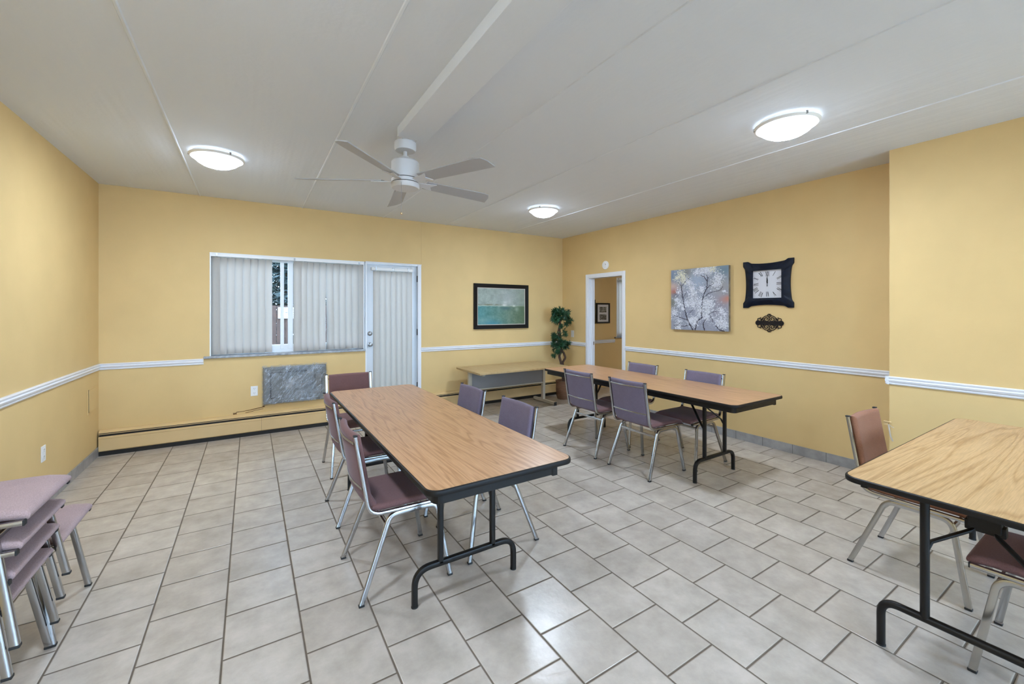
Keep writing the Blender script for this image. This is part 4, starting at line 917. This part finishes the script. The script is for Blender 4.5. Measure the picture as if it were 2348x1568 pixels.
# ------------------------------------------------------------------ folding tables (length along local Y)
def table(label, cx, cy_, L, W, rz, wood, inset, rnd, apron, group=None):
    o = thing('folding_table', label, 'table', (cx, cy_, 0), R(rz), group)
    x0, x1, y0, y1 = -W / 2, W / 2, -L / 2, L / 2
    MB().prism(rrect(x0 + .003, x1 - .003, y0 + .003, y1 - .003, .052), .722, .7405).build('tabletop', M[wood], o)
    path = rrect(x0, x1, y0, y1, .055, 8); e = MB(); e.sweep([(x, y, .7275) for x, y in path], [(-.0120, 0), (-.0105, .0045), (-.006, .006), (.006, .006), (.0100, .0042), (.0122, 0), (.0124, -.0025), (-.0120, -.0025)], side=(0, 0, 1), closed=True)
    e.build('edge_band', M['edge'], o, smooth=True)
    if apron:
        a = MB(); p = rrect(x0 + .028, x1 - .085, y0 + .022, y1 - .022, .035)
        a.prism(p, .672, .722).box(x1 - .115, x1 - .085, y0 + .022, y1 - .022, .665, .722)
        a.build('apron', M['black'], o, bevel=.003)
    else:
        a = MB()
        for sx in (-1, 1): a.box(sx * (W / 2 - .06) - .012, sx * (W / 2 - .06) + .012, y0 + .05, y1 - .05, .690, .722)
        a.build('side_rail', M['black'], o, bevel=.002)
    def tb(s, pts, r=None):
        if rnd: s.tube(pts, .0155, 14)
        else: s.rtube(pts, .027, .027, (0, 1, 0), c=.18)
        return s
    hw = .288; zb = .178 if not rnd else .200
    for sy in (-1, 1):
        yy_ = sy * (L / 2 - inset)
        p = fillet([(-hw, yy_, .006), (-hw, yy_, zb), (hw, yy_, zb), (hw, yy_, .006)], .088 if not rnd else .062, 9)
        lf_ = tb(MB(), p).build('leg_frame', M['black'], o, smooth=True)
        for sx in (-1, 1):
            ux = sx * (.152 if not rnd else .148)
            tb(MB(), [(ux, yy_, zb), (ux, yy_, .705)]).build('upright', M['black'], lf_, smooth=True)
            q = [(ux, yy_ - sy * .012, .44), (ux, yy_ - sy * .035, .475), (sx * .035, yy_ - sy * .235, .655), (sx * .035, yy_ - sy * .30, .68)] if not rnd else [(ux, yy_ - sy * .014, .475), (ux * .93, yy_ - sy * .03, .51), (sx * .035, yy_ - sy * .10, .585), (sx * .03, yy_ - sy * .12, .62)]
            MB().rtube(fillet(q, .02, 4), .010, .020, (0, 0, 1)).build('brace', M['black'], lf_, smooth=True)
            MB().lathe([(0, 0), (.017, 0), (.017, .006), (0, .006)], 14, c=(sx * hw, yy_, 0)).build('foot_glide', M['rubber'], lf_)
        bx = MB()
        if rnd: bx.box(-.045, .045, yy_ - sy * .12 - .03, yy_ - sy * .12 + .03, .600, .722).box(-.055, .055, yy_ - sy * .12 - .02, yy_ - sy * .12 + .02, .585, .625)
        else: bx.box(-.05, .05, yy_ - sy * .30 - .03, yy_ - sy * .30 + .03, .655, .690)
        bx.build('bracket', M['black'], o, bevel=.003)
        tb(MB(), [(-.24, yy_, .695), (.24, yy_, .695)]).build('pivot_bar', M['black'], lf_, smooth=True)
    return o
table('long oak-laminate folding table in the middle of the room', .9735, 2.785, 2.44, .745, 0, 'oak', .425, False, True)
table('long oak-laminate folding table along the right wall', 3.485, 2.985, 2.44, .745, 0, 'oak', .395, False, True)
table('pale wood-grain folding table at the right edge of the photo', 3.125, .392, 1.83, .765, 90, 'ash', .13, True, False)

# ------------------------------------------------------------------ low desk
dk = thing('low_desk', 'low straw-coloured desk with grey panel and metal legs below the sea painting', 'desk', (3.33, 5.26, 0))
MB().prism(rrect(-.757, .757, -.375, .375, .012), .605, .630).build('desk_top', [M['desktop']], dk, bevel=.003)
for s in (-1, 1):
    x = s * .655
    f_ = MB().box(x - .022, x + .022, -.185, .37, .012, .052).build('foot_bar', M['desk_metal'], dk, bevel=.003)
    MB().box(x - .0235, x + .0235, -.192, -.183, .0, .054).box(x - .0235, x + .0235, .34, .372, 0, .013).build('foot_cap', M['rubber'], f_, bevel=.002)
    MB().box(x - .022, x + .022, .10, .155, .05, .606).build('leg', M['desk_metal'], dk, bevel=.003)
    MB().box(x - .020, x + .020, -.30, .33, .575, .606).build('support_arm', M['desk_metal'], dk, bevel=.003)
MB().box(-.633, .633, .115, .130, .330, .600).build('modesty_panel', M['desk_panel'], dk)
MB().box(-.633, .633, .105, .140, .312, .330).build('panel_rail', M['desk_metal'], dk, bevel=.002)

# ------------------------------------------------------------------ potted tree
pl = thing('potted_tree', 'artificial green tree with twisted trunk in a woven basket, in the far corner', 'potted plant', (4.435, 5.42, 0))
MB().lathe([(0, 0), (.105, 0), (.122, .06), (.130, .16), (.128, .25), (.133, .285), (.140, .300), (.132, .306), (.118, .300), (.112, .26), (0, .26)], 32).build('basket_pot', M['basket'], pl, smooth=True)
tr = MB()
def trunkp(pts, r0, r1):
    P = fillet(pts, .06, 5); k = 8; n = len(P); vs = []; prev = Vector((1, 0, 0))
    for i in range(n):
        t = (P[min(i + 1, n - 1)] - P[max(i - 1, 0)]).normalized(); a = (prev - t * prev.dot(t)).normalized(); prev = a; b_ = t.cross(a); r = r0 + (r1 - r0) * i / (n - 1)
        for q in range(k): an = 2 * math.pi * q / k; vs.append(P[i] + (a * math.cos(an) + b_ * math.sin(an)) * r)
    tr.add(vs, [(i * k + q, i * k + (q + 1) % k, (i + 1) * k + (q + 1) % k, (i + 1) * k + q) for i in range(n - 1) for q in range(k)] + [tuple(range(k)), tuple((n - 1) * k + q for q in range(k))])
ux, uy = .846, -.533       # direction across the view
def pv(a, z, d=0): return (a * ux + d * .533, a * uy + d * .846, z)
trunkp([pv(.0, .25), pv(-.02, .45), pv(-.045, .60), pv(-.075, .70), pv(-.05, .80), pv(-.085, .90), pv(-.06, 1.05), pv(-.07, 1.2), pv(-.05, 1.35)], .024, .014)
trunkp([pv(.02, .25), pv(.01, .45), pv(-.02, .60), pv(.03, .68), pv(.0, .76), pv(-.06, .86), pv(-.05, .98), pv(-.10, 1.10), pv(-.06, 1.25)], .022, .012)
tr.build('trunk', M['trunk'], pl, smooth=True)
lv = MB()
def rosette(c, s):
    ax = Vector((random.gauss(0, 1), random.gauss(0, 1), random.gauss(.25, .7))).normalized(); q = ax.to_track_quat('Z', 'Y')
    n = random.randint(12, 16)
    for i in range(n):
        a = 2 * math.pi * i / n + random.uniform(-.2, .2); el = random.uniform(.05, .9); L = s * random.uniform(.8, 1.15); wd = .0075 * s / .07
        d_ = q @ Vector((math.cos(a) * math.cos(el), math.sin(a) * math.cos(el), math.sin(el))); sd_ = d_.cross(ax).normalized() if abs(d_.dot(ax)) < .99 else Vector((1, 0, 0))
        up = sd_.cross(d_).normalized(); c0 = Vector(c)
        pts = [(0, .35, 0), (.35, 1, .05), (.7, .8, .04), (1, .05, -.06)]; vs = []
        for t, w_, b_ in pts:
            m_ = c0 + d_ * L * t + up * L * b_; vs += [m_ - sd_ * wd * w_, m_ + up * wd * .35 * w_, m_ + sd_ * wd * w_]
        lv.add(vs, [(3 * i_ + k, 3 * i_ + k + 1, 3 * i_ + 4 + k, 3 * i_ + 3 + k) for i_ in range(3) for k in range(2)])
def clump(a, z, ra, rz_, n, s=.07):
    for i in range(n):
        v = Vector((random.gauss(0, 1), random.gauss(0, 1), random.gauss(0, 1))).normalized() * random.uniform(.55, 1)
        rosette(pv(a + v.x * ra, z + v.z * rz_, v.y * ra), s)
clump(-.055, 1.385, .155, .125, 62); clump(.05, 1.30, .08, .07, 12); clump(-.15, 1.40, .07, .08, 12)
clump(-.11, 1.06, .085, .055, 16, .06); clump(.005, 1.09, .05, .05, 8, .05); clump(-.08, .93, .13, .085, 34, .065); clump(.03, .90, .07, .06, 12, .06); clump(-.16, .98, .04, .06, 7, .05)
clump(-.105, .80, .08, .045, 14, .06); clump(-.16, .70, .025, .03, 4, .055); clump(-.02, 1.19, .05, .04, 7, .05)
lv.build('foliage', M['leaf'], pl)
MB().lathe([(0, .262), (.110, .262), (.10, .272), (0, .275)], 20).build('moss', M['grass'], pl)
